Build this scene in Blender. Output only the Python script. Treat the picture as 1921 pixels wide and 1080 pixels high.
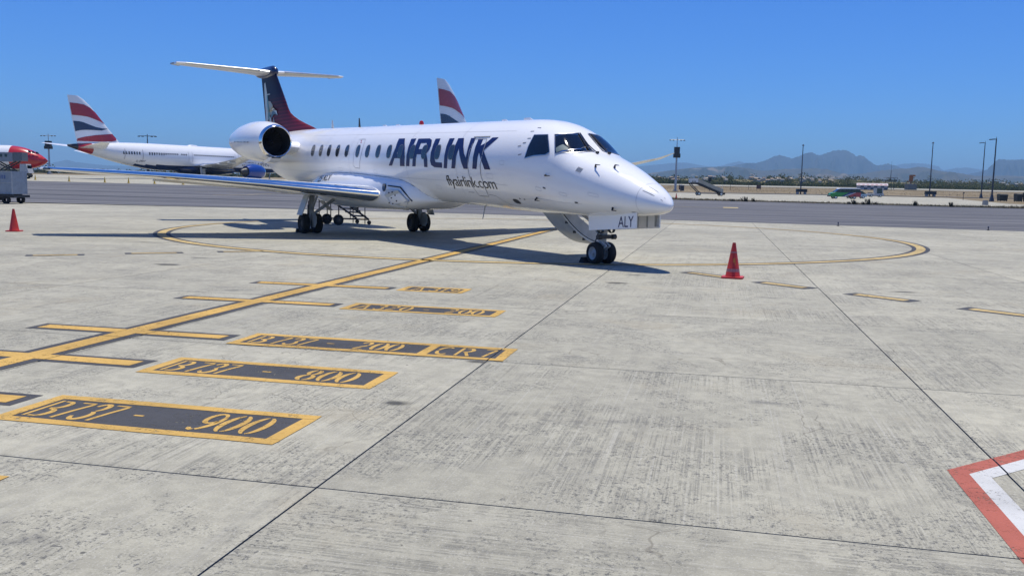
import bpy, bmesh, math, random
from mathutils import Vector, Matrix
from mathutils.geometry import tessellate_polygon

# ------------------------------------------------------------------ clearing
for _o in list(bpy.data.objects):
    bpy.data.objects.remove(_o, do_unlink=True)
sc = bpy.context.scene
COL = sc.collection
rad = math.radians

# ------------------------------------------------------------------ camera
CAM_H = 1.737
cam_data = bpy.data.cameras.new('camera')
cam_data.sensor_width = 36.0
cam_data.lens = 1659.8 / 1921.0 * 36.0
cam_data.clip_start = 0.1
cam_data.clip_end = 60000.0
cam = bpy.data.objects.new('camera', cam_data)
COL.objects.link(cam)
_p, _r = rad(6.604), rad(1.0756)
_fw = Vector((0, math.cos(_p), -math.sin(_p)))
_r0 = Vector((1, 0, 0))
_u0 = Vector((0, math.sin(_p), math.cos(_p)))
_rt = _r0 * math.cos(_r) + _u0 * math.sin(_r)
_up = _u0 * math.cos(_r) - _r0 * math.sin(_r)
_m = Matrix((( _rt.x, _up.x, -_fw.x, 0.0), (_rt.y, _up.y, -_fw.y, 0.0), (_rt.z, _up.z, -_fw.z, CAM_H), (0, 0, 0, 1)))
cam.matrix_world = _m
sc.camera = cam

# ------------------------------------------------------------------ sky and sun
SUN_DIR = Vector((0.045, 0.185, 1.0)).normalized()      # towards the sun, high and a little beyond the jet
SUN_EL = math.asin(SUN_DIR.z)
world = bpy.data.worlds.new('World')
sc.world = world
world.use_nodes = True
_nt = world.node_tree
_nt.nodes.clear()
_sky = _nt.nodes.new('ShaderNodeTexSky')
_sky.sky_type = 'NISHITA'
_sky.sun_disc = False
_sky.sun_elevation = SUN_EL
_sky.sun_rotation = math.atan2(SUN_DIR.x, SUN_DIR.y)
_sky.altitude = 40.0
_sky.air_density = 1.0
_sky.dust_density = 0.0
_sky.ozone_density = 10.0
_hs = _nt.nodes.new('ShaderNodeHueSaturation')
_hs.inputs['Saturation'].default_value = 1.1
_tint = _nt.nodes.new('ShaderNodeVectorMath')
_tint.operation = 'MULTIPLY'
_tint.inputs[1].default_value = (0.34, 0.62, 1.0)      # the phone's deep blue rendering of the whole sky
_bg = _nt.nodes.new('ShaderNodeBackground')
_bg.inputs['Strength'].default_value = 0.135
_ow = _nt.nodes.new('ShaderNodeOutputWorld')
_nt.links.new(_sky.outputs['Color'], _hs.inputs['Color'])
_nt.links.new(_hs.outputs['Color'], _tint.inputs[0])
_nt.links.new(_tint.outputs[0], _bg.inputs['Color'])
_nt.links.new(_bg.outputs['Background'], _ow.inputs['Surface'])

sun_data = bpy.data.lights.new('sun', 'SUN')
sun_data.energy = 4.85
sun_data.angle = rad(0.53)
sun_data.color = (1.0, 0.945, 0.82)
sun = bpy.data.objects.new('sun', sun_data)
COL.objects.link(sun)
sun.rotation_euler = SUN_DIR.to_track_quat('Z', 'Y').to_euler()
sun.location = SUN_DIR * 100

sc.view_settings.view_transform = 'Standard'
sc.view_settings.look = 'None'
sc.view_settings.exposure = 0.0
sc.view_settings.gamma = 1.0
sc.view_settings.use_curve_mapping = False
sc.render.engine = 'CYCLES'
sc.cycles.max_bounces = 8
sc.cycles.volume_bounces = 0
sc.cycles.use_denoising = True
try:
    sc.cycles.denoiser = 'OPENIMAGEDENOISE'
except Exception:
    pass

# ------------------------------------------------------------------ helpers
RND = random.Random(11)


def tag(o, label=None, cat=None, group=None, kind=None):
    if label: o['label'] = label
    if cat: o['category'] = cat
    if group: o['group'] = group
    if kind: o['kind'] = kind
    return o


def empty(name, loc=(0, 0, 0), rz=0.0):
    o = bpy.data.objects.new(name, None)
    o.empty_display_size = 0.2
    COL.objects.link(o)
    o.location = loc
    o.rotation_euler = (0, 0, rz)
    return o


def link_mesh(name, me, parent=None):
    o = bpy.data.objects.new(name, me)
    COL.objects.link(o)
    if parent is not None:
        o.parent = parent
    return o


def copy_tree(o, parent=None):
    c = o.copy()
    COL.objects.link(c)
    c.parent = parent
    for ch in list(o.children):
        copy_tree(ch, c)
    return c


class MB:
    """collects shapes for ONE mesh object"""
    def __init__(self):
        self.v = []; self.f = []; self.m = []

    def add(self, verts, faces, mi=0):
        b = len(self.v)
        self.v.extend([tuple(p) for p in verts])
        for q in faces:
            self.f.append(tuple(b + i for i in q)); self.m.append(mi)
        return self

    def box(self, c, s, rz=0.0, mi=0, taper=1.0, rot=None):
        x, y, z = s[0] / 2, s[1] / 2, s[2] / 2
        pts = []
        for dz in (-1, 1):
            k = taper if dz > 0 else 1.0
            for dx, dy in ((-1, -1), (1, -1), (1, 1), (-1, 1)):
                p = Vector((dx * x * k, dy * y * k, dz * z))
                if rot is not None: p = rot @ p
                elif rz: p = Matrix.Rotation(rz, 3, 'Z') @ p
                pts.append((p.x + c[0], p.y + c[1], p.z + c[2]))
        return self.add(pts, [(3, 2, 1, 0), (4, 5, 6, 7), (0, 1, 5, 4), (1, 2, 6, 5), (2, 3, 7, 6), (3, 0, 4, 7)], mi)

    def cyl(self, p0, p1, r0, r1=None, n=12, caps=True, mi=0):
        if r1 is None: r1 = r0
        p0 = Vector(p0); p1 = Vector(p1)
        d = (p1 - p0).normalized()
        a = d.orthogonal().normalized(); b = d.cross(a)
        pts = []
        for p, r in ((p0, r0), (p1, r1)):
            for i in range(n):
                t = 2 * math.pi * i / n
                pts.append(p + a * (r * math.cos(t)) + b * (r * math.sin(t)))
        fs = [(i, (i + 1) % n, n + (i + 1) % n, n + i) for i in range(n)]
        if caps:
            fs.append(tuple(reversed(range(n)))); fs.append(tuple(range(n, 2 * n)))
        return self.add(pts, fs, mi)

    def tube(self, path, r, n=8, mi=0):
        for a, b in zip(path[:-1], path[1:]):
            self.cyl(a, b, r, r, n, True, mi)
        return self

    def loft(self, rings, cap0=True, cap1=True, closed=True, mi=0):
        n = len(rings[0]); pts = [p for r in rings for p in r]; fs = []
        for k in range(len(rings) - 1):
            for i in range(n if closed else n - 1):
                j = (i + 1) % n
                fs.append((k * n + i, k * n + j, (k + 1) * n + j, (k + 1) * n + i))
        if cap0: fs.append(tuple(reversed(range(n))))
        if cap1: fs.append(tuple((len(rings) - 1) * n + i for i in range(n)))
        return self.add(pts, fs, mi)

    def revolve(self, prof, o, axis, n=32, mi=0):
        """prof: (distance along axis, radius)"""
        o = Vector(o); d = Vector(axis).normalized()
        a = d.orthogonal().normalized(); b = d.cross(a)
        rings = []
        for t, r in prof:
            rings.append([o + d * t + a * (r * math.cos(2 * math.pi * i / n)) + b * (r * math.sin(2 * math.pi * i / n)) for i in range(n)])
        return self.loft(rings, False, False, True, mi)

    def build(self, name, mat, parent=None, smooth=True, angle=38):
        me = bpy.data.meshes.new(name)
        me.from_pydata(self.v, [], self.f)
        mats = mat if isinstance(mat, (list, tuple)) else [mat]
        for m_ in mats: me.materials.append(m_)
        if len(mats) > 1: me.polygons.foreach_set('material_index', self.m)
        bm = bmesh.new(); bm.from_mesh(me)
        bmesh.ops.recalc_face_normals(bm, faces=bm.faces)
        bm.to_mesh(me); bm.free()
        if smooth:
            me.polygons.foreach_set('use_smooth', [True] * len(me.polygons))
            me.set_sharp_from_angle(angle=rad(angle))
        me.update()
        return link_mesh(name, me, parent)


def flat_poly(polys):
    """2-D polygons (first outer, rest holes) -> verts, tris"""
    pl = [[Vector((p[0], p[1], 0)) for p in q] for q in polys]
    tris = tessellate_polygon(pl)
    vs = [(p.x, p.y) for q in pl for p in q]
    return vs, [tuple(t) for t in tris]


def text_flat(body, spacing=1.0):
    cu = bpy.data.curves.new('lettering', 'FONT')
    cu.body = body; cu.size = 1.0; cu.space_character = spacing
    o = bpy.data.objects.new('lettering_source', cu)
    COL.objects.link(o)
    me = o.to_mesh()
    vs = [(v.co.x, v.co.y) for v in me.vertices]
    fs = [tuple(p.vertices) for p in me.polygons]
    o.to_mesh_clear()
    bpy.data.objects.remove(o, do_unlink=True)
    bpy.data.curves.remove(cu)
    return vs, fs


def sheet(name, vs, fs, mapf, mat, parent=None, cuts=(), smooth=False, strips=()):
    """flat 2-D mesh, cut along lines, strips removed, then mapped to space. cuts: ('x'|'y', value)"""
    bm = bmesh.new()
    bv = [bm.verts.new((p[0], p[1], 0)) for p in vs]
    for q in fs:
        try: bm.faces.new([bv[i] for i in q])
        except ValueError: pass
    bmesh.ops.remove_doubles(bm, verts=bm.verts, dist=1e-5)
    def cut(ax, val):
        no = (1, 0, 0) if ax == 'x' else (0, 1, 0)
        co = (val, 0, 0) if ax == 'x' else (0, val, 0)
        bmesh.ops.bisect_plane(bm, geom=list(bm.verts) + list(bm.edges) + list(bm.faces), plane_co=co, plane_no=no, dist=1e-6)
    for ax, val in cuts: cut(ax, val)
    for ax, a, b in strips:
        cut(ax, a); cut(ax, b)
        k = 0 if ax == 'x' else 1
        bad = [f_ for f_ in bm.faces if a < f_.calc_center_median()[k] < b]
        if bad: bmesh.ops.delete(bm, geom=bad, context='FACES')
    for v in bm.verts:
        v.co = Vector(mapf(v.co.x, v.co.y))
    me = bpy.data.meshes.new(name)
    bm.to_mesh(me); bm.free()
    me.materials.append(mat)
    if smooth: me.polygons.foreach_set('use_smooth', [True] * len(me.polygons))
    return link_mesh(name, me, parent)


# ------------------------------------------------------------------ materials
MATS = {}


class NT:
    def __init__(self, name):
        self.mat = bpy.data.materials.new(name)
        self.mat.use_nodes = True
        self.t = self.mat.node_tree
        self.t.nodes.clear()
        self.out = self.t.nodes.new('ShaderNodeOutputMaterial')
        self.b = self.t.nodes.new('ShaderNodeBsdfPrincipled')
        self.t.links.new(self.b.outputs[0], self.out.inputs['Surface'])

    def n(self, kind, **kw):
        nd = self.t.nodes.new(kind)
        for k, v in kw.items(): setattr(nd, k, v)
        return nd

    def l(self, a, b): self.t.links.new(a, b)

    def pos(self, rz=0.0, scale=(1, 1, 1)):
        g = self.n('ShaderNodeNewGeometry')
        r = self.n('ShaderNodeVectorRotate', rotation_type='Z_AXIS')
        r.inputs['Angle'].default_value = rz
        self.l(g.outputs['Position'], r.inputs['Vector'])
        m = self.n('ShaderNodeVectorMath', operation='MULTIPLY')
        m.inputs[1].default_value = scale
        self.l(r.outputs[0], m.inputs[0])
        return m.outputs[0]

    def objco(self, scale=(1, 1, 1)):
        g = self.n('ShaderNodeTexCoord')
        m = self.n('ShaderNodeVectorMath', operation='MULTIPLY')
        m.inputs[1].default_value = scale
        self.l(g.outputs['Object'], m.inputs[0])
        return m.outputs[0]

    def scale(self, vec, s):
        m = self.n('ShaderNodeVectorMath', operation='MULTIPLY')
        m.inputs[1].default_value = s
        self.l(vec, m.inputs[0]); return m.outputs[0]

    def noise(self, vec, scale, detail=4, rough=.55, dist=0.0):
        nd = self.n('ShaderNodeTexNoise')
        nd.inputs['Scale'].default_value = scale
        nd.inputs['Detail'].default_value = detail
        nd.inputs['Roughness'].default_value = rough
        nd.inputs['Distortion'].default_value = dist
        self.l(vec, nd.inputs['Vector'])
        return nd.outputs['Fac']

    def ramp(self, fac, a, b, va=0.0, vb=1.0):
        m = self.n('ShaderNodeMapRange')
        m.interpolation_type = 'SMOOTHSTEP'
        m.inputs['From Min'].default_value = a; m.inputs['From Max'].default_value = b
        m.inputs['To Min'].default_value = va; m.inputs['To Max'].default_value = vb
        self.l(fac, m.inputs['Value']); return m.outputs[0]

    def math(self, op, a, b=None):
        m = self.n('ShaderNodeMath', operation=op)
        for i, x in enumerate((a, b)):
            if x is None: continue
            if isinstance(x, (int, float)): m.inputs[i].default_value = x
            else: self.l(x, m.inputs[i])
        return m.outputs[0]

    def mix(self, fac, a, b, mode='MIX'):
        m = self.n('ShaderNodeMix', data_type='RGBA', blend_type=mode)
        def put(sock, x):
            if isinstance(x, (tuple, list)): sock.default_value = (x[0], x[1], x[2], 1)
            elif isinstance(x, (int, float)): sock.default_value = x
            else: self.l(x, sock)
        put(m.inputs[0], fac); put(m.inputs[6], a); put(m.inputs[7], b)
        return m.outputs[2]

    def bump(self, h, strength=.3, dist=.01):
        b = self.n('ShaderNodeBump')
        b.inputs['Strength'].default_value = strength
        b.inputs['Distance'].default_value = dist
        self.l(h, b.inputs['Height'])
        self.l(b.outputs[0], self.b.inputs['Normal'])

    def color(self, c): self.l(c, self.b.inputs['Base Color'])

    def set(self, **kw):
        for k, v in kw.items():
            self.b.inputs[k.replace('_', ' ')].default_value = v
        return self


def plain(name, col, rough=.5, metal=0.0, coat=0.0, var=.10, scale=3.0, spec=.5, bump=0.0):
    """a real colour with slight procedural unevenness and wear"""
    if name in MATS: return MATS[name]
    w = NT(name)
    v = w.objco()
    f = w.noise(v, scale, 5, .6)
    f2 = w.noise(v, scale * 9, 3, .6)
    s = w.math('ADD', w.math('MULTIPLY', f, .7), w.math('MULTIPLY', f2, .3))
    lo = tuple(c * (1 - var) for c in col); hi = tuple(min(1, c * (1 + var)) for c in col)
    w.color(w.mix(w.ramp(s, .3, .7), lo, hi))
    w.set(Metallic=metal, Coat_Weight=coat, Coat_Roughness=.04, Specular_IOR_Level=spec)
    w.l(w.ramp(s, .25, .75, rough * .85, min(1, rough * 1.15)), w.b.inputs['Roughness'])
    if bump: w.bump(f2, bump, .01)
    MATS[name] = w.mat
    return w.mat


PHI = rad(77.097)                         # direction of the apron's slab joints
DV = Vector((math.cos(PHI), math.sin(PHI)))
EV = Vector((DV.y, -DV.x))
ROT = math.pi / 2 - PHI                   # turns world xy into slab axes (s, t)


def ST2W(s, t, z=0.0):
    return (EV.x * s + DV.x * t, EV.y * s + DV.y * t, z)
def make_concrete(name, far=False):
    w = NT(name)
    p = w.pos(ROT)
    oi = w.n('ShaderNodeObjectInfo')
    rnd = oi.outputs['Random']
    off = w.n('ShaderNodeVectorMath', operation='SCALE')
    off.inputs[0].default_value = (37.0, 91.0, 0); w.l(rnd, off.inputs['Scale'])
    ad = w.n('ShaderNodeVectorMath', operation='ADD'); w.l(p, ad.inputs[0]); w.l(off.outputs[0], ad.inputs[1])
    ps = ad.outputs[0]
    big = w.noise(p, .16, 5, .6)
    med = w.noise(ps, 1.1, 6, .65)
    patch = w.noise(ps, .6, 3, .5)
    fine = w.noise(p, 26, 5, .75)
    grit = w.noise(p, 75, 3, .7)
    mott = w.noise(ps, 6.5, 5, .7)
    streak = w.noise(w.scale(ps, (52, .34, 1)), 1.0, 5, .68, .25)
    streak2 = w.noise(w.scale(ps, (.38, 46, 1)), 1.0, 5, .68, .25)
    c = w.mix(w.ramp(big, .35, .65), (.375, .358, .285), (.452, .430, .340))
    c = w.mix(w.ramp(med, .40, .60), w.mix(1.0, c, (.915, .915, .92), 'MULTIPLY'), c)
    c = w.mix(w.ramp(mott, .40, .60), w.mix(1.0, c, (.90, .90, .90), 'MULTIPLY'), w.mix(1.0, c, (1.06, 1.06, 1.05), 'MULTIPLY'))
    c = w.mix(w.ramp(rnd, 0, 1, 0, .85), c, w.mix(1.0, c, (.86, .865, .875), 'MULTIPLY'))
    # broomed streaks: some slabs one way, some the other
    way = w.math('GREATER_THAN', rnd, .80)
    stt = w.mix(way, streak, streak2)
    sm = w.math('MULTIPLY', w.ramp(stt, .50, .585), w.math('MULTIPLY', w.ramp(patch, .40, .54), w.ramp(w.noise(w.scale(ps, (9, 5, 1)), 1.0, 5, .75), .42, .56)))
    c = w.mix(w.math('MULTIPLY', sm, .44), c, (.13, .128, .12))
    c = w.mix(w.math('MULTIPLY', w.ramp(stt, .44, .34), .22), c, (.52, .51, .48))
    # pits and open aggregate
    area = w.ramp(w.noise(ps, 1.2, 4, .65), .44, .58)
    pit = w.math('MULTIPLY', w.ramp(fine, .54, .59), area)
    c = w.mix(w.math('MULTIPLY', pit, .72), c, (.075, .077, .08))
    pit2 = w.math('MULTIPLY', w.ramp(grit, .57, .64), w.ramp(area, 0, 1, .35, 1.0))
    c = w.mix(w.math('MULTIPLY', pit2, .65), c, (.10, .10, .095))
    c = w.mix(w.math('MULTIPLY', w.ramp(grit, .42, .34), .40), c, (.60, .59, .56))
    # sparse big popouts
    pop = w.n('ShaderNodeTexVoronoi'); pop.inputs['Scale'].default_value = 5.0; w.l(ps, pop.inputs['Vector'])
    c = w.mix(w.math('MULTIPLY', w.ramp(pop.outputs['Distance'], .085, .05), w.math('MULTIPLY', w.ramp(mott, .52, .58), .8)), c, (.06, .06, .06))
    # old oil drips and tyre scuffs
    oil = w.math('MULTIPLY', w.ramp(w.noise(w.scale(p, (.7, 1.5, 1)), .7, 5, .65), .62, .72), .55)
    c = w.mix(oil, c, (.10, .10, .10))
    scuff = w.math('MULTIPLY', w.ramp(w.noise(w.scale(p, (.16, 3.0, 1)), 1.0, 5, .65, .6), .60, .70), .15)
    c = w.mix(scuff, c, (.15, .15, .155))
    scuff2 = w.math('MULTIPLY', w.ramp(w.noise(w.scale(p, (2.6, .14, 1)), 1.0, 5, .65, .6), .57, .66), .12)
    c = w.mix(scuff2, c, (.15, .15, .155))
    # hairline cracks here and there
    wob = w.n('ShaderNodeVectorMath', operation='ADD')
    nz = w.n('ShaderNodeTexNoise'); nz.inputs['Scale'].default_value = 2.2; w.l(p, nz.inputs['Vector'])
    sc_ = w.n('ShaderNodeVectorMath', operation='SCALE'); sc_.inputs['Scale'].default_value = .55
    w.l(nz.outputs['Color'], sc_.inputs[0]); w.l(p, wob.inputs[0]); w.l(sc_.outputs[0], wob.inputs[1])
    vo = w.n('ShaderNodeTexVoronoi', feature='DISTANCE_TO_EDGE'); vo.inputs['Scale'].default_value = 1.6
    w.l(wob.outputs[0], vo.inputs['Vector'])
    cr = w.math('MULTIPLY', w.ramp(vo.outputs['Distance'], .014, .003), w.ramp(w.noise(p, .42, 2, .5), .53, .60))
    c = w.mix(w.math('MULTIPLY', cr, .5), c, (.13, .115, .09))
    # ochre staining
    c = w.mix(w.math('MULTIPLY', w.ramp(w.noise(p, .6, 5, .65), .55, .68), .30), c, (.37, .325, .23))
    w.color(c)
    w.set(Roughness=.86, Specular_IOR_Level=.25)
    if not far:
        h = w.math('SUBTRACT', w.math('ADD', w.math('MULTIPLY', fine, .6), w.math('MULTIPLY', grit, .4)), w.math('MULTIPLY', sm, .5))
        w.bump(h, .6, .008)
    MATS[name] = w.mat
    return w.mat


def make_asphalt():
    w = NT('asphalt')
    p = w.pos(ROT)
    big = w.noise(p, .07, 5, .6)
    fine = w.noise(p, 22, 4, .7)
    lines = w.noise(w.scale(p, (.010, .85, 1)), 1.0, 6, .72)
    lines2 = w.noise(w.scale(p, (.03, .32, 1)), 1.0, 4, .6)
    c = w.mix(w.ramp(big, .3, .7), (.112, .114, .125), (.15, .15, .158))
    c = w.mix(w.math('MULTIPLY', w.ramp(lines, .51, .57), .85), c, (.045, .046, .051))
    c = w.mix(w.math('MULTIPLY', w.ramp(lines, .46, .40), .65), c, (.22, .218, .215))
    c = w.mix(w.math('MULTIPLY', w.ramp(lines2, .5, .7), .4), c, (.085, .086, .095))
    c = w.mix(w.math('MULTIPLY', w.ramp(fine, .55, .75), .3), c, (.06, .06, .065))
    w.color(c); w.set(Roughness=.88, Specular_IOR_Level=.2)
    w.bump(fine, .3, .01)
    return w.mat


def make_road_paint(name, col, wear=.5, chip=(.55, .66)):
    """road paint whose chips let the concrete below show"""
    w = NT(name)
    p = w.pos(ROT)
    f = w.noise(p, 16, 6, .75)
    f2 = w.noise(p, 70, 3, .7)
    big = w.noise(p, .9, 4, .6)
    s = w.math('ADD', w.math('MULTIPLY', f, .6), w.math('MULTIPLY', f2, .4))
    dark = tuple(c * .72 for c in col)
    c = w.mix(w.ramp(big, .3, .7), dark, col)
    c = w.mix(w.math('MULTIPLY', w.ramp(f2, .58, .75), .4), c, tuple(k * .45 for k in col))
    w.color(c); w.set(Roughness=.72, Specular_IOR_Level=.3)
    w.bump(f2, .35, .004)
    tr = w.n('ShaderNodeBsdfTransparent')
    mx = w.n('ShaderNodeMixShader')
    m = w.math('MULTIPLY', w.ramp(s, chip[0], chip[1]), w.ramp(w.noise(p, 1.7, 3, .6), .40, .62, .15, 1.0))
    w.l(w.math('MULTIPLY', m, wear), mx.inputs['Fac'])
    w.l(w.b.outputs[0], mx.inputs[1]); w.l(tr.outputs[0], mx.inputs[2])
    w.l(mx.outputs[0], w.out.inputs['Surface'])
    MATS[name] = w.mat
    return w.mat


def make_ground():
    w = NT('dry_ground')
    p = w.pos()
    a = w.noise(p, .02, 6, .65); b = w.noise(p, .35, 5, .7); d = w.noise(p, .004, 5, .6)
    c = w.mix(w.ramp(a, .3, .7), (.165, .13, .082), (.27, .222, .15))
    c = w.mix(w.ramp(b, .45, .75), c, (.13, .105, .055))
    g = w.n('ShaderNodeVectorMath', operation='LENGTH'); w.l(p, g.inputs[0])
    farf = w.ramp(g.outputs['Value'], 500, 1400)
    far = w.mix(w.ramp(d, .42, .6), (.055, .075, .03), (.22, .19, .11))
    w.color(w.mix(farf, c, far)); w.set(Roughness=1.0, Specular_IOR_Level=.05)
    return w.mat


def make_hill(name, c1, c2, c3, s=1.0):
    w = NT(name)
    p = w.pos()
    a = w.noise(p, .0016 * s, 6, .62); b = w.noise(p, .009 * s, 5, .65); d = w.noise(w.scale(p, (1, 1, 4)), .0035 * s, 4, .6)
    c = w.mix(w.ramp(a, .4, .6), c1, c2)
    c = w.mix(w.math('MULTIPLY', w.ramp(d, .55, .68), .8), c, c3)
    c = w.mix(w.math('MULTIPLY', w.ramp(b, .5, .7), .5), c, tuple(k * .5 for k in c1))
    w.color(c); w.set(Roughness=1.0, Specular_IOR_Level=.03)
    return w.mat


def make_white_paint(name, col=(.87, .87, .87), rough=.16, dirt=.12):
    """aircraft gloss paint: faint grime, panel unevenness, clear coat"""
    w = NT(name)
    v = w.objco()
    f = w.noise(v, 1.1, 5, .6); f2 = w.noise(w.scale(v, (.35, 1.2, 3.0)), 3.0, 5, .7)
    g = w.math('MULTIPLY', w.ramp(f2, .5, .78), dirt)
    c = w.mix(w.ramp(f, .3, .7), tuple(k * .975 for k in col), col)
    c = w.mix(g, c, tuple(k * .62 for k in col))
    w.color(c)
    w.set(Coat_Weight=.22, Coat_Roughness=.03, Specular_IOR_Level=.5)
    w.l(w.ramp(f2, .3, .8, rough * .8, rough * 1.6), w.b.inputs['Roughness'])
    w.bump(w.noise(v, .9, 2, .4), .06, .02)
    MATS[name] = w.mat
    return w.mat


CONC = make_concrete('apron_concrete')
CONC_FAR = make_concrete('far_concrete', True)
ASPH = make_asphalt()
JOINT = plain('joint_sealant', (.055, .048, .038), .95, var=.3, scale=6, spec=.1)
YEL = make_road_paint('yellow_road_paint', (.60, .375, .095), .9, (.52, .60))
YELW = make_road_paint('sun_bleached_yellow_paint', (.58, .43, .18), .9, (.50, .60))
BLK = make_road_paint('black_road_paint', (.066, .066, .069), .9, (.53, .60))
RED = make_road_paint('red_road_paint', (.44, .125, .085), .9, (.52, .60))
WHT = make_road_paint('white_road_paint', (.62, .62, .60), .8, (.53, .62))
GROUND = make_ground()
PAINT = make_white_paint('white_gloss_paint')
PAINT2 = make_white_paint('white_airliner_paint', (.78, .79, .81), .25)
CHROME = plain('polished_aluminium', (.90, .88, .85), .11, 1.0, var=.03, scale=2)
DULLAL = plain('dull_aluminium', (.55, .56, .57), .35, 1.0, var=.1, scale=6)
NAVY = plain('navy_lettering', (.010, .014, .085), .35, coat=.1, var=.08, spec=.35)
NAVYDEC = plain('navy_livery', (.014, .022, .075), .22, coat=.5, var=.1)
BLACKP = plain('black_lettering', (.012, .012, .016), .4, var=.1)
SEAM = plain('panel_seam', (.20, .21, .225), .5, var=.15)
SEAMD = plain('dark_seam', (.05, .052, .058), .5, var=.15)
GLASS = plain('cockpit_glass', (.008, .011, .016), .04, coat=.3, var=.2, spec=.5)
CABGLASS = plain('cabin_window_glass', (.035, .042, .05), .14, coat=.25, var=.2)
GREYP = plain('grey_gear_paint', (.38, .39, .40), .45, var=.15, scale=5)
GREYL = plain('light_grey_paint', (.55, .56, .56), .35, var=.1, scale=4)
DARKM = plain('dark_metal', (.045, .046, .05), .5, .3, var=.25, scale=6)
BLACKM = plain('black_frame_paint', (.014, .014, .016), .5, var=.2)
RUBBER = plain('tyre_rubber', (.016, .016, .017), .82, var=.3, scale=9, bump=.15)
INLET = plain('dark_inlet_lining', (.03, .032, .036), .5, var=.2)  # near-black base colour of the inlet ducts and scoop mouths
FANM = plain('fan_blade_metal', (.10, .10, .11), .4, .8, var=.1)
CONE = plain('red_orange_cone', (.50, .030, .022), .5, var=.18, scale=9)
CONEB = plain('worn_reflective_band', (.40, .16, .16), .5, var=.25, scale=25)
YELP = plain('yellow_plastic', (.55, .36, .04), .5, var=.2)
REDP = plain('red_gloss_paint', (.47, .018, .022), .25, coat=.4, var=.1)
REDF = plain('red_fin_paint', (.36, .012, .022), .25, coat=.4, var=.12)
BLUEE = plain('blue_engine_paint', (.012, .05, .27), .22, coat=.5, var=.12)
GREENP = plain('green_van_paint', (.012, .22, .035), .3, coat=.4, var=.12)
VANBLUE = plain('blue_van_paint', (.02, .035, .16), .3, coat=.4, var=.12)
VANRED = plain('maroon_van_paint', (.30, .03, .045), .3, coat=.4, var=.12)
GALV = plain('galvanised_steel', (.42, .44, .46), .5, .6, var=.15, scale=2)
POLE = plain('dark_lamp_post_paint', (.03, .038, .06), .5, var=.15)
BIN = plain('dark_green_bin', (.028, .032, .028), .6, var=.15)
RUST = plain('rusty_orange_paint', (.27, .10, .03), .7, var=.3, scale=1.5)
BROWN = plain('brown_board', (.13, .07, .055), .7, var=.25)
CBLOCK = plain('concrete_block', (.30, .295, .28), .9, var=.15, bump=.2)
ULDM = plain('scuffed_aluminium_container', (.27, .30, .335), .5, .15, var=.16, scale=4)
# ------------------------------------------------------------------ terrain
def zg(X, Y):
    """the taxiways rise gently behind the apron"""
    if Y <= 55: return 0.0
    r = X / Y
    t = min(1, max(0, (r + .30) / .52)); t = t * t * (3 - 2 * t)
    k = .0125 * (1 - t) + .0035 * t
    e = Y - 55; L = 240.0
    if e > L * .7: e = L * .7 + (L * .6) * (1 - math.exp(-(e - L * .7) / (L * .6)))
    return k * e + t * .0155 * max(0, min(Y, 430) - 240)


def build_ground():
    rs = []
    r = -3.0
    while r < 3.01:
        rs.append(r); r += .03 if abs(r) < .9 else .15
    ys = [55]
    while ys[-1] < 470: ys.append(ys[-1] + 9)
    while ys[-1] < 26000: ys.append(ys[-1] * 1.22)
    v = []; f = []
    for y in ys:
        for r in rs:
            drop = .14 if y < 420 else .14 + min(2.0, (y - 420) * .0005)
            v.append((r * y, y, zg(r * y, y) - drop))
    n = len(rs)
    for i in range(len(ys) - 1):
        for j in range(n - 1):
            f.append((i * n + j, i * n + j + 1, (i + 1) * n + j + 1, (i + 1) * n + j))
    # flat part round and behind the camera
    b = len(v)
    v += [(-165, -80, -.14), (165, -80, -.14), (165, 55, -.14), (-165, 55, -.14)]
    f.append((b, b + 1, b + 2, b + 3))
    mb = MB(); mb.add(v, f)
    return tag(mb.build('ground', GROUND, None, True, 180), 'dry tan airfield ground running to the hills', None, None, 'structure')


build_ground()


def patch(name, near, far, mat, off, nu=40, nv=24, label=None):
    """paved sheet between two polylines (world xy), draped on the terrain"""
    def at(pl, t):
        k = t * (len(pl) - 1); i = min(int(k), len(pl) - 2); q = k - i
        return (pl[i][0] + (pl[i + 1][0] - pl[i][0]) * q, pl[i][1] + (pl[i + 1][1] - pl[i][1]) * q)
    v = []; f = []
    for j in range(nv + 1):
        for i in range(nu + 1):
            a = at(near, i / nu); b = at(far, i / nu); q = j / nv
            x, y = a[0] + (b[0] - a[0]) * q, a[1] + (b[1] - a[1]) * q
            v.append((x, y, zg(x, y) + off))
    for j in range(nv):
        for i in range(nu):
            k = j * (nu + 1) + i
            f.append((k, k + 1, k + nu + 2, k + nu + 1))
    mb = MB(); mb.add(v, f)
    o = mb.build(name, mat, None, True, 180)
    return tag(o, label, None, None, 'structure')


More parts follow.
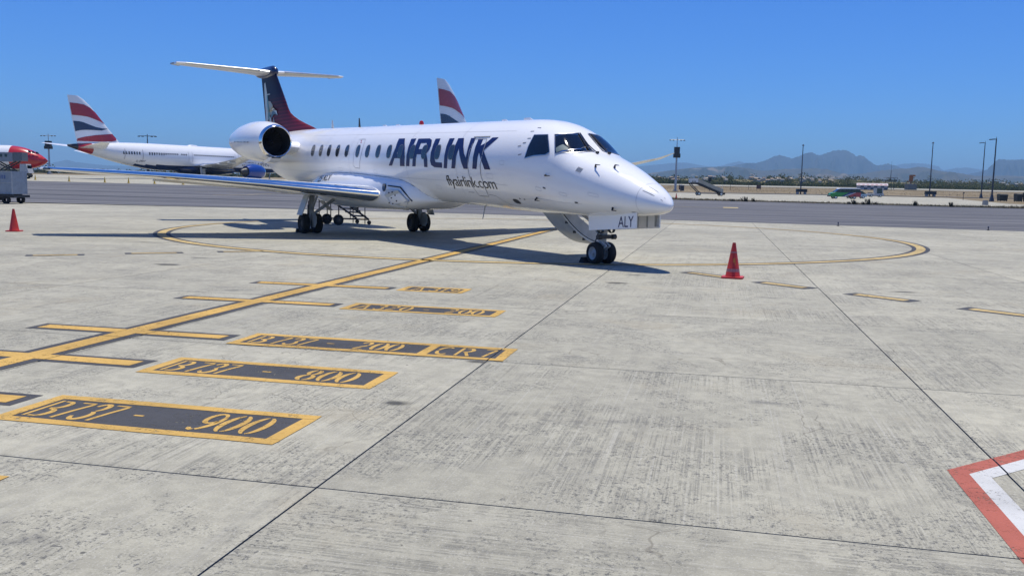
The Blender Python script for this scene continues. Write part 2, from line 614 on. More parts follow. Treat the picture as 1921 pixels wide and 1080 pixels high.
patch('taxiway', [(-150, 83), (-34, 58.4), (-15, 56), (-2, 53), (8.7, 49), (24.3, 42.6), (140, 10)],
      [(-220, 178), (-74.6, 137), (-41, 125), (-10, 122.5), (22.7, 119), (59, 103), (220, 55)], ASPH, .004, 70, 20,
      'dark grey asphalt taxiway with rubber streaks crossing behind the jet')
patch('far_apron', [(-221, 179), (-74.7, 138), (-41, 126), (-10, 123.3), (19, 120)],
      [(-330, 262), (-150, 240), (-80, 238), (-20, 236), (36, 232)], CONC_FAR, .0, 50, 24,
      'pale concrete stand area where the airliners park')
patch('parking_pad', [(20.8, 128), (25.4, 126), (40.2, 124), (51, 116), (61.9, 113.5), (75, 116)],
      [(36, 226), (44, 236), (82, 243), (104, 240), (113, 232), (78, 140)], CONC_FAR, -.02, 40, 24,
      'pale concrete parking pad beyond the taxiway')
patch('service_road', [(34, 233.5), (60, 246), (98, 249), (126, 246), (170, 236)],
      [(35, 239), (61, 251), (99, 254), (130, 251), (176, 241)], ASPH, -.03, 30, 3, 'narrow dark service road behind the pad')
patch('far_taxiway', [(20, 381), (70, 378), (140, 374), (200, 366), (300, 346)],
      [(20, 428), (72, 426), (146, 423), (208, 416), (310, 396)], CONC_FAR, .02, 40, 10, 'pale strip of a far taxiway before the bushes')

# ------------------------------------------------------------------ apron of concrete slabs
S_J = [1.849, 6.05]
while S_J[-1] < 32: S_J.append(S_J[-1] + 4.05)
_l = [-2.168, -6.20]
while _l[-1] > -54: _l.append(_l[-1] - 4.05)
S_J = sorted(_l + S_J)
T_J = [4.54 + 3.86 * k for k in range(-2, 14)]
GAP = .013


def apron_base():
    mb = MB()
    a = [ST2W(-58, -10, -.03), ST2W(40, -10, -.03), ST2W(40, 46, -.03), ST2W(0, 50, -.03), ST2W(-58, 60, -.03)]
    mb.add(a, [(0, 1, 2, 3, 4)])
    return tag(mb.build('apron', JOINT, None, False), 'concrete apron of large slabs with dark sealed joints', None, None, 'structure')


APRON = apron_base()


def slab_mesh():
    """unit slab, top at 0, arrises softly broken"""
    b = .006
    v = []
    for z, e in ((-.03, 0), (-.004, 0), (0, b)):
        v += [(-.5 + e, -.5 + e, z), (.5 - e, -.5 + e, z), (.5 - e, .5 - e, z), (-.5 + e, .5 - e, z)]
    f = [(8, 9, 10, 11)]
    for k in (0, 4):
        for i in range(4):
            j = (i + 1) % 4
            f.append((k + i, k + j, k + 4 + j, k + 4 + i))
    me = bpy.data.meshes.new('concrete_slab')
    me.from_pydata(v, [], f); me.materials.append(CONC)
    return me


SLAB = slab_mesh()
_cnt = 0
for i in range(len(S_J) - 1):
    for j in range(len(T_J) - 1):
        s0, s1, t0, t1 = S_J[i], S_J[i + 1], T_J[j], T_J[j + 1]
        cs, ct = (s0 + s1) / 2, (t0 + t1) / 2
        x, y, _ = ST2W(cs, ct)
        if y < -3 or y > 64: continue
        if y + 5 < 0 or abs(x) > max(y, 0) * .60 + 7.5: continue
        if ct > 54.5 + cs * -.08 or ct > 55: continue
        o = bpy.data.objects.new('concrete_slab', SLAB)
        COL.objects.link(o)
        o.parent = APRON
        o.location = (x, y, RND.uniform(-.0008, .0))
        o.rotation_euler = (0, 0, PHI - math.pi / 2)
        o.scale = (s1 - s0 - GAP, t1 - t0 - GAP, 1)
        _cnt += 1

# ------------------------------------------------------------------ painted markings (sheets 4 and 8 mm up, broken at the joints)
JSTRIPS = [('x', s - GAP / 2, s + GAP / 2) for s in S_J if -18 < s < 14] + [('y', t - GAP / 2, t + GAP / 2) for t in T_J]


def joints_for(vs):
    xs = [p[0] for p in vs]; ys = [p[1] for p in vs]
    return [q for q in JSTRIPS if (min(xs) < q[1] < max(xs) if q[0] == 'x' else min(ys) < q[1] < max(ys))]


def mark(name, polys, mat, z, parent=None, cuts=()):
    vs = []; fs = []
    for pl in polys:
        a, b = flat_poly(pl if isinstance(pl[0][0], (tuple, list)) else [pl])
        k = len(vs); vs += a; fs += [tuple(i + k for i in q) for q in b]
    return sheet(name, vs, fs, lambda x, y: ST2W(x, y, z), mat, parent, cuts, False, joints_for(vs))


def rect(a, b, c, d): return [(a, c), (b, c), (b, d), (a, d)]


def wob(poly, amp=.006, step=.22):
    """slightly uneven hand-taped edge"""
    o = []
    n = len(poly)
    for i in range(n):
        p, q = poly[i], poly[(i + 1) % n]
        L = math.hypot(q[0] - p[0], q[1] - p[1]); m = max(1, int(L / step))
        for k in range(m):
            t = k / m
            o.append((p[0] + (q[0] - p[0]) * t + RND.uniform(-amp, amp), p[1] + (q[1] - p[1]) * t + RND.uniform(-amp, amp)))
    return o


def mroot(name, label):
    o = empty(name)
    return tag(o, label, 'ground marking')


Z1, Z2 = .0022, .0044


# stencil strokes in a unit box (x right, y up), each a list of points with half widths
def arc(cx, cy, rx, ry, a0, a1, n=12, w0=.05, w1=.11):
    o = []
    for i in range(n + 1):
        t = i / n; a = rad(a0 + (a1 - a0) * t)
        o.append((cx + rx * math.cos(a), cy + ry * math.sin(a), w0 + (w1 - w0) * math.sin(math.pi * t)))
    return o


GL = {
    'B': [[(.10, 0, .07), (.10, 1, .07)], [(.28, .95, .06), (.5, .95, .07)] + arc(.52, .74, .26, .21, 80, -75, 10, .07, .11) + [(.34, .52, .05)],
          [(.40, .47, .05)] + arc(.54, .25, .32, .22, 75, -80, 10, .08, .12) + [(.28, .03, .06)]],
    '7': [[(.02, .95, .06), (.80, .95, .07)], [(.78, .90, .08), (.55, .5, .08), (.36, 0, .08)]],
    '3': [arc(.40, .74, .30, .23, 165, -60, 14, .06, .11), arc(.40, .26, .36, .25, 70, -165, 14, .07, .12)],
    '9': [arc(.42, .70, .34, .28, 20, 330, 16, .06, .10), arc(.20, .62, .60, .60, 15, -70, 10, .08, .11), [(.04, .14, .07), (.10, .06, .09), (.30, .02, .10)]],
    '0': [arc(.50, .5, .36, .48, 100, 260, 14, .04, .12), arc(.50, .5, .36, .48, 80, -80, 14, .04, .12)],
    '8': [arc(.44, .74, .27, .23, 100, 260, 10, .05, .11), arc(.44, .74, .27, .23, 80, -80, 10, .05, .11),
          arc(.44, .25, .36, .24, 100, 260, 10, .05, .12), arc(.44, .25, .36, .24, 80, -80, 10, .05, .12)],
    '2': [arc(.42, .72, .32, .25, 165, -30, 12, .06, .11), [(.66, .55, .09), (.34, .25, .08), (.12, .08, .07)], [(.06, .04, .06), (.80, .04, .06)]],
    '1': [[(.40, 0, .09), (.40, 1, .09)], [(.16, .80, .07), (.34, .94, .07)]],
    'A': [[(.02, 0, .08), (.40, 1, .08)], [(.48, 1, .08), (.86, 0, .08)], [(.30, .30, .06), (.60, .30, .06)]],
    'C': [arc(.52, .5, .42, .47, 50, 175, 12, .06, .11), arc(.52, .5, .42, .47, 185, 310, 12, .06, .11)],
    'R': [[(.10, 0, .08), (.10, 1, .08)], [(.28, .95, .06)] + arc(.50, .74, .28, .22, 85, -85, 10, .07, .11) + [(.28, .50, .06)], [(.48, .46, .08), (.84, 0, .09)]],
    '-': [[(.08, .5, .07), (.80, .5, .07)]],
}


def stroke_polys(st, x0, y0, w, h):
    L = []; Rr = []
    pts = [(x0 + p[0] * w, y0 + p[1] * h, p[2]) for p in st]
    for i, (x, y, hw) in enumerate(pts):
        a = pts[max(0, i - 1)]; b = pts[min(len(pts) - 1, i + 1)]
        dx, dy = b[0] - a[0], b[1] - a[1]; l = math.hypot(dx, dy) or 1
        nx, ny = -dy / l, dx / l; k = hw * .30
        k = hw * .205
        L.append((x + nx * k, y + ny * k)); Rr.append((x - nx * k, y - ny * k))
    return L, Rr


def glyph_row(items, mb, z):
    """items: (char, x0, y0, w, h)"""
    for ch, x0, y0, w, h in items:
        for st in GL[ch]:
            L, Rr = stroke_polys(st, x0, y0, w, h)
            v = [ST2W(p[0], p[1], z) for q in zip(L, Rr) for p in q]
            mb.add(v, [(2 * i, 2 * i + 1, 2 * i + 3, 2 * i + 2) for i in range(len(L) - 1)])


def stand_box(name, label, s0, s1, t0, t1, text, divs=(), bd=.105):
    root = mroot(name, label)
    mark('black_panel', [wob(rect(s0 + bd * .7, s1 - bd * .7, t0 + bd * .7, t1 - bd * .7), .004)], BLK, Z1, root)
    fr = [wob(rect(s0, s1, t0, t0 + bd)), wob(rect(s0, s1, t1 - bd, t1)), wob(rect(s0, s0 + bd, t0 + bd, t1 - bd), .004), wob(rect(s1 - bd, s1, t0 + bd, t1 - bd), .004)]
    for d in divs: fr.append(rect(d - bd / 2, d + bd / 2, t0 + bd, t1 - bd))
    mark('yellow_border', fr, YEL, Z2, root)
    for it in text:
        mb = MB()
        glyph_row([it], mb, Z2)
        mb.build('stencil_character', YEL, root, False)
    return root


def tx(chars, h0=.0):
    return chars


def lay(spec, t0, h):
    return [(c, x, t0, w, h) for c, x, w in spec]


stand_box('stand_marking', 'nearest yellow bordered black ground panel reading B 737 - 900', -5.05, -2.80, 5.215, 5.965,
          lay([('B', -4.91, .18), ('7', -4.71, .15), ('3', -4.55, .16), ('7', -4.41, .15), ('-', -4.13, .11), ('9', -3.57, .17), ('0', -3.40, .18), ('0', -3.21, .18)], 5.37, .44))
stand_box('stand_marking', 'yellow bordered black ground panel reading B 737 - 800', -5.06, -2.80, 6.895, 7.605,
          lay([('B', -4.92, .18), ('7', -4.70, .15), ('3', -4.55, .16), ('7', -4.41, .15), ('-', -4.00, .12), ('8', -3.59, .17), ('0', -3.42, .18), ('0', -3.24, .18)], 7.04, .42))
stand_box('stand_marking', 'long yellow bordered black ground panel reading B 737 - 200 and CR7', -5.06, -2.01, 8.415, 9.105,
          lay([('B', -4.90, .18), ('7', -4.66, .15), ('3', -4.50, .16), ('7', -4.35, .15), ('-', -4.06, .12), ('2', -3.69, .15), ('0', -3.53, .17), ('0', -3.36, .17),
               ('C', -2.80, .17), ('R', -2.57, .18), ('7', -2.31, .15)], 8.555, .41), divs=(-2.895,))
stand_box('stand_marking', 'thin yellow bordered black ground panel reading A 320 - 200', -5.03, -2.80, 11.25, 11.90,
          lay([('A', -4.86, .18), ('3', -4.60, .16), ('2', -4.42, .16), ('0', -4.24, .17), ('-', -3.92, .12), ('2', -3.56, .16), ('0', -3.39, .17), ('0', -3.21, .17)], 11.38, .39))
stand_box('stand_marking', 'short farthest yellow bordered black ground panel reading A 319', -5.05, -3.93, 13.54, 14.19,
          lay([('A', -4.84, .20), ('3', -4.55, .17), ('1', -4.38, .16), ('9', -4.22, .17)], 13.67, .39))
stand_box('stand_marking', 'yellow edged ground panel cut off at the lower left of the view', -6.2, -3.94, 3.46, 4.21, [])

# lead-in line with stop bars
root = mroot('lead_in_line', 'long yellow lead-in line with black edges and cross bars')
TE_ = 36.2
mark('black_edge', [wob(rect(-6.68, -6.22, -2, TE_), .006, .8)], BLK, Z1, root, [('y', k * 3.0) for k in range(0, 12)])
mark('yellow_line', [wob(rect(-6.575, -6.325, -2, TE_), .005, .8)], YEL, Z2, root, [('y', k * 3.0) for k in range(0, 12)])
for t in (13.78, 11.60, 8.75, 7.22, 5.74):
    mark('black_edge', [wob(rect(-7.72, -6.68, t - .18, t + .18)), wob(rect(-6.22, -5.18, t - .18, t + .18))], BLK, Z1, root)
    mark('stop_bar', [wob(rect(-7.62, -6.575, t - .105, t + .105)), wob(rect(-6.325, -5.28, t - .105, t + .105))], YEL, Z2, root)

# turning circle
def ring(name, cx, cy, r0, r1, mat, z, parent, n=220):
    mb = MB(); v = []; f = []
    for i in range(n):
        a = 2 * math.pi * i / n
        for r in (r0, r1): v.append((cx + r * math.cos(a), cy + r * math.sin(a), z))
    for i in range(n):
        j = (i + 1) % n
        f.append((2 * i, 2 * i + 1, 2 * j + 1, 2 * j))
    mb.add(v, f)
    return mb.build(name, mat, parent, False)


root = mroot('turning_circle', 'large yellow circle with black edges painted round the jet')
ring('black_edge', .892, 32.898, 12.72, 13.24, BLK, Z1, root)
ring('yellow_line', .892, 32.898, 12.85, 13.11, YELW, Z2, root)


# broken stand boundary, 45 degree lines
def dash(p, q, label):
    root = mroot('boundary_dash', label)
    dx, dy = q[0] - p[0], q[1] - p[1]; l = math.hypot(dx, dy); dx /= l; dy /= l
    def bar(e, hw):
        a = (p[0] - dx * e, p[1] - dy * e); b = (q[0] + dx * e, q[1] + dy * e)
        return wob([(a[0] - dy * -hw, a[1] + dx * -hw), (b[0] - dy * -hw, b[1] + dx * -hw), (b[0] - dy * hw, b[1] + dx * hw), (a[0] - dy * hw, a[1] + dx * hw)], .004)
    mark('black_edge', [bar(.07, .20)], BLK, Z1, root)
    mark('yellow_dash', [bar(-.07, .10)], YELW, Z2, root)
    tag(root, None, None, 'dashes of the broken stand line')


dash((-.55, 18.80), (.25, 18.02), 'yellow ground dash beside the base of the near cone')
dash((.86, 17.36), (1.66, 16.62), 'yellow ground dash just right of the near cone')
dash((2.32, 15.98), (3.12, 15.30), 'yellow ground dash next to last before the right picture edge')
dash((3.78, 14.62), (4.58, 13.94), 'yellow ground dash cut by the right picture edge')
dash((-14.76, 16.60), (-13.95, 17.24), 'left yellow ground dash nearest the left cone')
dash((-13.28, 17.98), (-12.41, 18.70), 'yellow ground dash in the middle of the left three')
dash((-11.74, 19.36), (-10.9, 20.06), 'yellow ground dash touching the big circle')

# red and white keep-clear outline
root = mroot('keep_clear_marking', 'red and white angled ground outline at the lower right corner')
def band(a0, a1, mat, nm):
    o = [(1.49 + a0, 2.6), (1.49 + a0, 5.92 - a0 * .41), (2.9, 7.33 - a0 * 1.41)]
    i = [(1.49 + a1, 2.6), (1.49 + a1, 5.92 - a1 * .41), (2.9, 7.33 - a1 * 1.41)]
    # diagonal arm runs at 45 degrees from the corner
    mark(nm, [o + i[::-1]], mat, Z1, root)
band(0, .118, RED, 'red_band')
band(.118, .235, WHT, 'white_band')

# taxiway paint
def taxi_line(pts, w, mat=YEL):
    mb = MB(); v = []
    for i, (x, y) in enumerate(pts):
        a = pts[max(0, i - 1)]; b = pts[min(len(pts) - 1, i + 1)]
        d = Vector((b[0] - a[0], b[1] - a[1])).normalized(); n = Vector((-d.y, d.x)) * w / 2
        for s_ in (1, -1):
            v.append((x + n.x * s_, y + n.y * s_, zg(x, y) + .016))
    mb.add(v, [(2 * i, 2 * i + 1, 2 * i + 3, 2 * i + 2) for i in range(len(pts) - 1)])
    return mb


YELF = plain('faded_yellow_paint', (.46, .36, .16), .8, var=.2)
root = mroot('taxiway_line', 'faded yellow centre line on the taxiway right of the nose')
taxi_line([(-4, 84.5), (6, 82.2), (14, 80.3), (18.6, 79.2)], .28).build('yellow_line', YELF, root, False)
root = mroot('taxiway_patch', 'small yellow painted patch on the taxiway behind the nose')
taxi_line([(19.0, 80.6), (20.3, 80.3)], 3.4).build('yellow_patch', YELF, root, False)
root = mroot('taxiway_line', 'faded curved yellow line on the taxiway under the wing')
taxi_line([(-27.6, 81.5), (-26.4, 83), (-25.4, 84.6), (-25.1, 87), (-24.4, 89.5), (-21, 93)], .3).build('yellow_line', YELF, root, False)
taxi_line([(-33.0, 91.9), (-31.3, 91.8), (-28, 92.5)], .3).build('yellow_line', YELF, root, False)
# ------------------------------------------------------------------ the regional jet
# fuselage stations: distance aft of nose, top, bottom, half width, widest height, fullness
ST=[(0,1.37,1.37,0,1.37,2.0),(.05,1.465,1.275,.12,1.375,2.0),(.2,1.62,1.21,.27,1.40,2.0),(.43,1.765,1.165,.40,1.44,2.05),(.85,1.965,1.13,.56,1.52,2.15),(1.3,2.165,1.10,.70,1.61,2.25),(1.8,2.345,1.082,.825,1.73,2.4),(2.12,2.44,1.075,.89,1.81,2.55),(2.47,2.56,1.07,.945,1.89,2.7),(2.75,2.77,1.07,.985,1.96,2.7),(3.03,2.98,1.07,1.02,2.02,2.55),(3.3,3.115,1.07,1.05,2.07,2.4),(3.6,3.225,1.07,1.08,2.11,2.3),(4.0,3.31,1.075,1.105,2.16,2.2),(4.5,3.358,1.085,1.128,2.2,2.1),(5.2,3.383,1.10,1.138,2.24,2.05),(6,3.405,1.125,1.14,2.265,2.05),(10,3.51,1.23,1.14,2.37,2.05),(15,3.645,1.365,1.14,2.505,2.05),(20,3.78,1.5,1.14,2.64,2.05),(21.5,3.80,1.60,1.09,2.70,2.05),(23.4,3.785,1.84,.88,2.85,2.05),(25,3.74,2.24,.58,3.0,2.05),(25.9,3.66,2.55,.38,3.08,2.05),(26.5,3.52,2.82,.2,3.15,2.05),(26.75,3.2,3.12,.02,3.16,2.05)]
def _hermite(xs,ys,x):
    n=len(xs)
    if x<=xs[0]: return ys[0]
    if x>=xs[-1]: return ys[-1]
    i=0
    while xs[i+1]<x: i+=1
    def sl(k): return (ys[k+1]-ys[k])/(xs[k+1]-xs[k])
    def tg(k):
        if k==0: return sl(0)
        if k==n-1: return sl(n-2)
        a,b=sl(k-1),sl(k)
        if a*b<=0: return 0.0
        h0,h1=xs[k]-xs[k-1],xs[k+1]-xs[k]
        w1,w2=2*h1+h0,h1+2*h0
        return (w1+w2)/(w1/a+w2/b)
    h=xs[i+1]-xs[i]; t=(x-xs[i])/h
    return ys[i]*(1+2*t)*(1-t)**2+tg(i)*h*t*(1-t)**2+ys[i+1]*t*t*(3-2*t)+tg(i+1)*h*t*t*(t-1)
SX=[math.sqrt(s[0]) for s in ST]
_SC={}
def station(X):
    k0=round(X,5)
    if k0 in _SC: return _SC[k0]
    q=math.sqrt(max(0,X))
    _SC[k0]=r=[_hermite(SX,[s[k] for s in ST],q) for k in (1,2,3,4,5)]
    return r
def surf(X,th,off=0.0):
    t,b,w,zc,n=station(X)
    c,s=math.cos(th),math.sin(th)
    e=2/n
    y=w*math.copysign(abs(c)**e,c)
    hh=(t-zc) if s>=0 else (zc-b)
    z=zc+hh*math.copysign(abs(s)**e,s)
    if off:
        # outward normal by finite differences
        d=1e-3
        p=(X,y,z)
        Xa=max(X-d*5,1e-4); Xb=X+d*5
        pa=surf(Xa,th); pb=surf(Xb,th); qa=surf(X,th-d); qb=surf(X,th+d)
        u=[pb[i]-pa[i] for i in range(3)]; v=[qb[i]-qa[i] for i in range(3)]
        n=(u[1]*v[2]-u[2]*v[1],u[2]*v[0]-u[0]*v[2],u[0]*v[1]-u[1]*v[0])
        l=math.sqrt(sum(k*k for k in n)) or 1
        n=[k/l for k in n]
        if n[1]*y+n[2]*(z-zc)<0: n=[-k for k in n]
        return (X+n[0]*off,y+n[1]*off,z+n[2]*off)
    return (X,y,z)
DEC = {
'A': [[(11.124,-0.117),(10.885,0.109),(10.779,0.348),(10.84,0.62),(10.706,0.621),(10.573,0.622),(10.442,0.623),(10.157,0.347),(10.042,0.107),(10.051,-0.116),(10.153,-0.116),(10.256,-0.116),(10.359,-0.116),(10.347,-0.052),(10.345,0.009),(10.351,0.072),(10.477,0.07),(10.603,0.069),(10.731,0.068),(10.78,0.008),(10.838,-0.051),(10.905,-0.114),(10.978,-0.115),(11.051,-0.116)],[(10.525,0.394),(10.536,0.322),(10.56,0.252),(10.596,0.184),(10.526,0.185),(10.456,0.185),(10.386,0.186),(10.421,0.253),(10.466,0.322)]],
'I': [[(10.009,0.605),(9.903,0.609),(9.797,0.613),(9.693,0.617),(9.668,0.521),(9.666,0.431),(9.684,0.345),(9.687,0.278),(9.7,0.213),(9.723,0.15),(9.712,0.061),(9.719,-0.023),(9.742,-0.111),(9.811,-0.11),(9.881,-0.11),(9.95,-0.11),(9.927,-0.023),(9.92,0.061),(9.93,0.148),(9.92,0.224),(9.924,0.301),(9.943,0.381),(9.95,0.452),(9.971,0.527)]],
'R': [[(9.543,-0.11),(9.524,-0.029),(9.519,0.048),(9.529,0.129),(9.512,0.199),(9.507,0.271),(9.514,0.345),(9.505,0.428),(9.515,0.515),(9.545,0.607),(9.309,0.608),(9.077,0.609),(8.848,0.61),(8.786,0.593),(8.726,0.576),(8.666,0.56),(8.626,0.51),(8.593,0.463),(8.564,0.417),(8.572,0.373),(8.585,0.331),(8.601,0.289),(8.641,0.258),(8.683,0.226),(8.727,0.196),(8.688,0.154),(8.653,0.113),(8.621,0.073),(8.61,0.01),(8.608,-0.051),(8.615,-0.115),(8.679,-0.114),(8.743,-0.114),(8.808,-0.113),(8.808,-0.051),(8.818,0.009),(8.835,0.071),(8.869,0.106),(8.906,0.141),(8.946,0.177),(9.061,0.178),(9.177,0.178),(9.294,0.179),(9.299,0.141),(9.306,0.103),(9.318,0.066),(9.319,0.009),(9.328,-0.048),(9.345,-0.107),(9.41,-0.108),(9.476,-0.109)],[(9.239,0.475),(9.12,0.476),(9.001,0.478),(8.884,0.479),(8.866,0.45),(8.851,0.421),(8.837,0.393),(8.861,0.367),(8.886,0.341),(8.913,0.316),(9.026,0.314),(9.14,0.312),(9.255,0.311),(9.242,0.364),(9.237,0.419)]],
'L': [[(8.491,0.598),(8.397,0.6),(8.305,0.602),(8.213,0.604),(8.179,0.492),(8.174,0.389),(8.194,0.29),(8.181,0.217),(8.181,0.146),(8.191,0.077),(8.17,0.053),(8.15,0.03),(8.131,0.007),(8.006,0.004),(7.882,0.001),(7.76,-0.002),(7.755,-0.039),(7.754,-0.078),(7.756,-0.117),(7.904,-0.115),(8.053,-0.113),(8.204,-0.11),(8.261,-0.094),(8.319,-0.078),(8.378,-0.061),(8.399,-0.029),(8.421,0.002),(8.446,0.033),(8.442,0.095),(8.446,0.158),(8.459,0.223),(8.448,0.289),(8.448,0.358),(8.459,0.428),(8.462,0.483),(8.472,0.539)]],
'I2': [[(7.694,0.6),(7.601,0.602),(7.508,0.603),(7.416,0.605),(7.4,0.518),(7.4,0.436),(7.416,0.358),(7.424,0.292),(7.442,0.228),(7.468,0.165),(7.456,0.067),(7.463,-0.026),(7.488,-0.123),(7.549,-0.123),(7.61,-0.122),(7.672,-0.122),(7.648,-0.033),(7.64,0.053),(7.649,0.143),(7.641,0.22),(7.645,0.299),(7.664,0.381),(7.662,0.45),(7.671,0.523)]],
'N': [[(7.242,-0.119),(7.219,-0.036),(7.209,0.043),(7.212,0.126),(7.198,0.201),(7.196,0.279),(7.208,0.358),(7.196,0.435),(7.199,0.516),(7.218,0.601),(7.116,0.602),(7.015,0.603),(6.914,0.604),(6.843,0.525),(6.786,0.451),(6.742,0.381),(6.691,0.323),(6.647,0.267),(6.609,0.212),(6.568,0.179),(6.529,0.146),(6.493,0.113),(6.475,0.193),(6.472,0.275),(6.482,0.36),(6.487,0.436),(6.506,0.516),(6.541,0.601),(6.458,0.601),(6.375,0.602),(6.293,0.602),(6.278,0.517),(6.278,0.437),(6.292,0.36),(6.288,0.283),(6.297,0.208),(6.316,0.135),(6.329,0.05),(6.355,-0.032),(6.395,-0.117),(6.459,-0.117),(6.523,-0.117),(6.588,-0.117),(6.627,-0.065),(6.671,-0.015),(6.72,0.033),(6.755,0.084),(6.796,0.137),(6.843,0.19),(6.873,0.238),(6.909,0.287),(6.95,0.337),(6.959,0.273),(6.977,0.21),(7.003,0.148),(7.002,0.057),(7.018,-0.029),(7.05,-0.119),(7.114,-0.119),(7.178,-0.119)]],
'K': [[(6.144,-0.108),(6.124,-0.025),(6.117,0.054),(6.123,0.137),(6.112,0.21),(6.111,0.284),(6.122,0.361),(6.117,0.433),(6.124,0.509),(6.145,0.589),(6.066,0.59),(5.986,0.591),(5.908,0.592),(5.89,0.527),(5.881,0.464),(5.88,0.404),(5.801,0.43),(5.724,0.455),(5.649,0.481),(5.595,0.523),(5.544,0.565),(5.498,0.609),(5.402,0.611),(5.307,0.613),(5.213,0.615),(5.272,0.557),(5.337,0.502),(5.41,0.448),(5.488,0.394),(5.572,0.342),(5.662,0.29),(5.619,0.253),(5.578,0.217),(5.54,0.182),(5.431,0.082),(5.34,-0.012),(5.266,-0.108),(5.357,-0.108),(5.448,-0.108),(5.54,-0.109),(5.591,-0.043),(5.649,0.019),(5.715,0.084),(5.758,0.135),(5.807,0.186),(5.861,0.238),(5.868,0.205),(5.878,0.172),(5.889,0.14),(5.89,0.055),(5.904,-0.025),(5.931,-0.109),(6.002,-0.109),(6.073,-0.108)]],
'side': [[(3.78,0.715),(3.629,0.748),(3.49,0.79),(3.367,0.845),(3.219,0.702),(3.101,0.564),(3.011,0.431),(3.045,0.395),(3.081,0.36),(3.118,0.329),(3.242,0.296),(3.369,0.269),(3.499,0.246),(3.605,0.217),(3.714,0.19),(3.827,0.164),(3.8,0.245),(3.784,0.33),(3.78,0.419),(3.764,0.511),(3.763,0.61)]],
'ws': [[(3.217,0.945),(3.077,1.118),(3.01,1.323),(3.009,1.523),(2.81,1.521),(2.626,1.52),(2.377,1.477),(2.428,1.142),(2.585,0.799),(2.843,0.482),(2.934,0.634),(3.055,0.785)]],
'door': [[(6.304,0.57),(6.009,0.574),(5.721,0.579),(5.67,0.401),(5.679,0.24),(5.697,0.104),(5.748,-0.025),(5.74,-0.138),(5.756,-0.255),(5.731,-0.387),(5.745,-0.529),(5.766,-0.649),(5.827,-0.784),(6.062,-0.788),(6.3,-0.791),(6.305,-0.666),(6.346,-0.555),(6.322,-0.407),(6.342,-0.271),(6.346,-0.161),(6.373,-0.055),(6.34,0.105),(6.361,0.276),(6.309,0.417)]],
'exit': [[(13.808,0.614),(13.641,0.615),(13.476,0.616),(13.312,0.618),(13.218,0.465),(13.188,0.327),(13.208,0.196),(13.222,0.114),(13.255,0.033),(13.304,-0.044),(13.315,-0.104),(13.337,-0.166),(13.369,-0.229),(13.488,-0.227),(13.607,-0.225),(13.728,-0.223),(13.775,-0.198),(13.824,-0.174),(13.875,-0.15),(13.822,-0.034),(13.803,0.076),(13.819,0.192),(13.759,0.323),(13.751,0.462)]],
'fairline': [[(18.499,-0.818),(16.696,-0.504),(15.426,-0.403),(13.72,-0.396),(12.361,-0.425),(10.623,-0.485),(9.92,-0.639),(9.649,-0.849),(9.362,-1.067),(9.521,-1.44)]]}
AFT = rad(123.137)
NOSE = (3.237, 18.317)
JET = empty('regional_jet', (NOSE[0], NOSE[1], 0), AFT + math.pi)
tag(JET, 'white twin engine regional jet with navy lettering parked on the apron', 'aircraft')


def L(X, Y, Z):
    """aircraft axes (aft of nose, starboard, up) -> local object axes"""
    return (-X, -Y, Z)


def SL(X, th, off=0.0):
    return L(*surf(X, th, off))


def fuselage():
    xs = [(i / 26 * math.sqrt(4.6)) ** 2 for i in range(27)]
    xs[0] = .0006
    x = 4.6
    while x < 26.7:
        xs.append(x); x += .35 if x > 19 else .55
    xs += [26.5, 26.7, 26.75]
    xs = sorted(set(round(k, 4) for k in xs))
    n = 72
    rings = [[SL(X, 2 * math.pi * i / n) for i in range(n)] for X in xs]
    mb = MB(); mb.loft(rings)
    return mb.build('fuselage', PAINT, JET, True, 60)


FUS = fuselage()


def skin(name, polys, off, mat, parent, dx=.25, dth=.09, side=1):
    vs, fs = flat_poly(polys)
    xs = [p[0] for p in vs]; ts = [p[1] for p in vs]
    cuts = []
    k = min(xs) + dx
    while k < max(xs): cuts.append(('x', k)); k += dx
    k = min(ts) + dth
    while k < max(ts): cuts.append(('y', k)); k += dth
    mp = (lambda x, y: SL(x, y, off)) if side > 0 else (lambda x, y: SL(x, math.pi - y, off))
    return sheet(name, vs, fs, mp, mat, parent, cuts, True)


def skin_line(name, pts, w, off, mat, parent, closed=False, side=1):
    """thin ribbon on the skin; pts in (X, theta)"""
    P = list(pts) + ([pts[0]] if closed else [])
    Q = []
    for a, b in zip(P[:-1], P[1:]):
        m = max(1, int(max(abs(b[0] - a[0]) / .15, abs(b[1] - a[1]) / .08)))
        for k in range(m): Q.append((a[0] + (b[0] - a[0]) * k / m, a[1] + (b[1] - a[1]) * k / m))
    Q.append(P[-1])
    mb = MB(); v = []
    for i, (x, t) in enumerate(Q):
        a = Q[max(0, i - 1)]; b = Q[min(len(Q) - 1, i + 1)]
        if closed and i in (0, len(Q) - 1): a, b = Q[-2], Q[1]
        R_ = max(.25, station(x)[2])
        dx, dt = b[0] - a[0], (b[1] - a[1]) * R_; l = math.hypot(dx, dt) or 1
        nx, nt = -dt / l * w / 2, dx / l * w / 2 / R_
        for s_ in (1, -1):
            th = t + nt * s_
            if side < 0: th = math.pi - th
            v.append(SL(x + nx * s_, th, off))
    mb.add(v, [(2 * i, 2 * i + 1, 2 * i + 3, 2 * i + 2) for i in range(len(Q) - 1)])
    return mb.build(name, mat, parent, True)


def oval(cx, ct, hw, ht, n=20, p=2.8):
    o = []
    for i in range(n):
        a = 2 * math.pi * i / n
        c, s = math.cos(a), math.sin(a)
        o.append((cx + hw * math.copysign(abs(c) ** (2 / p), c), ct + ht * math.copysign(abs(s) ** (2 / p), s)))
    return o


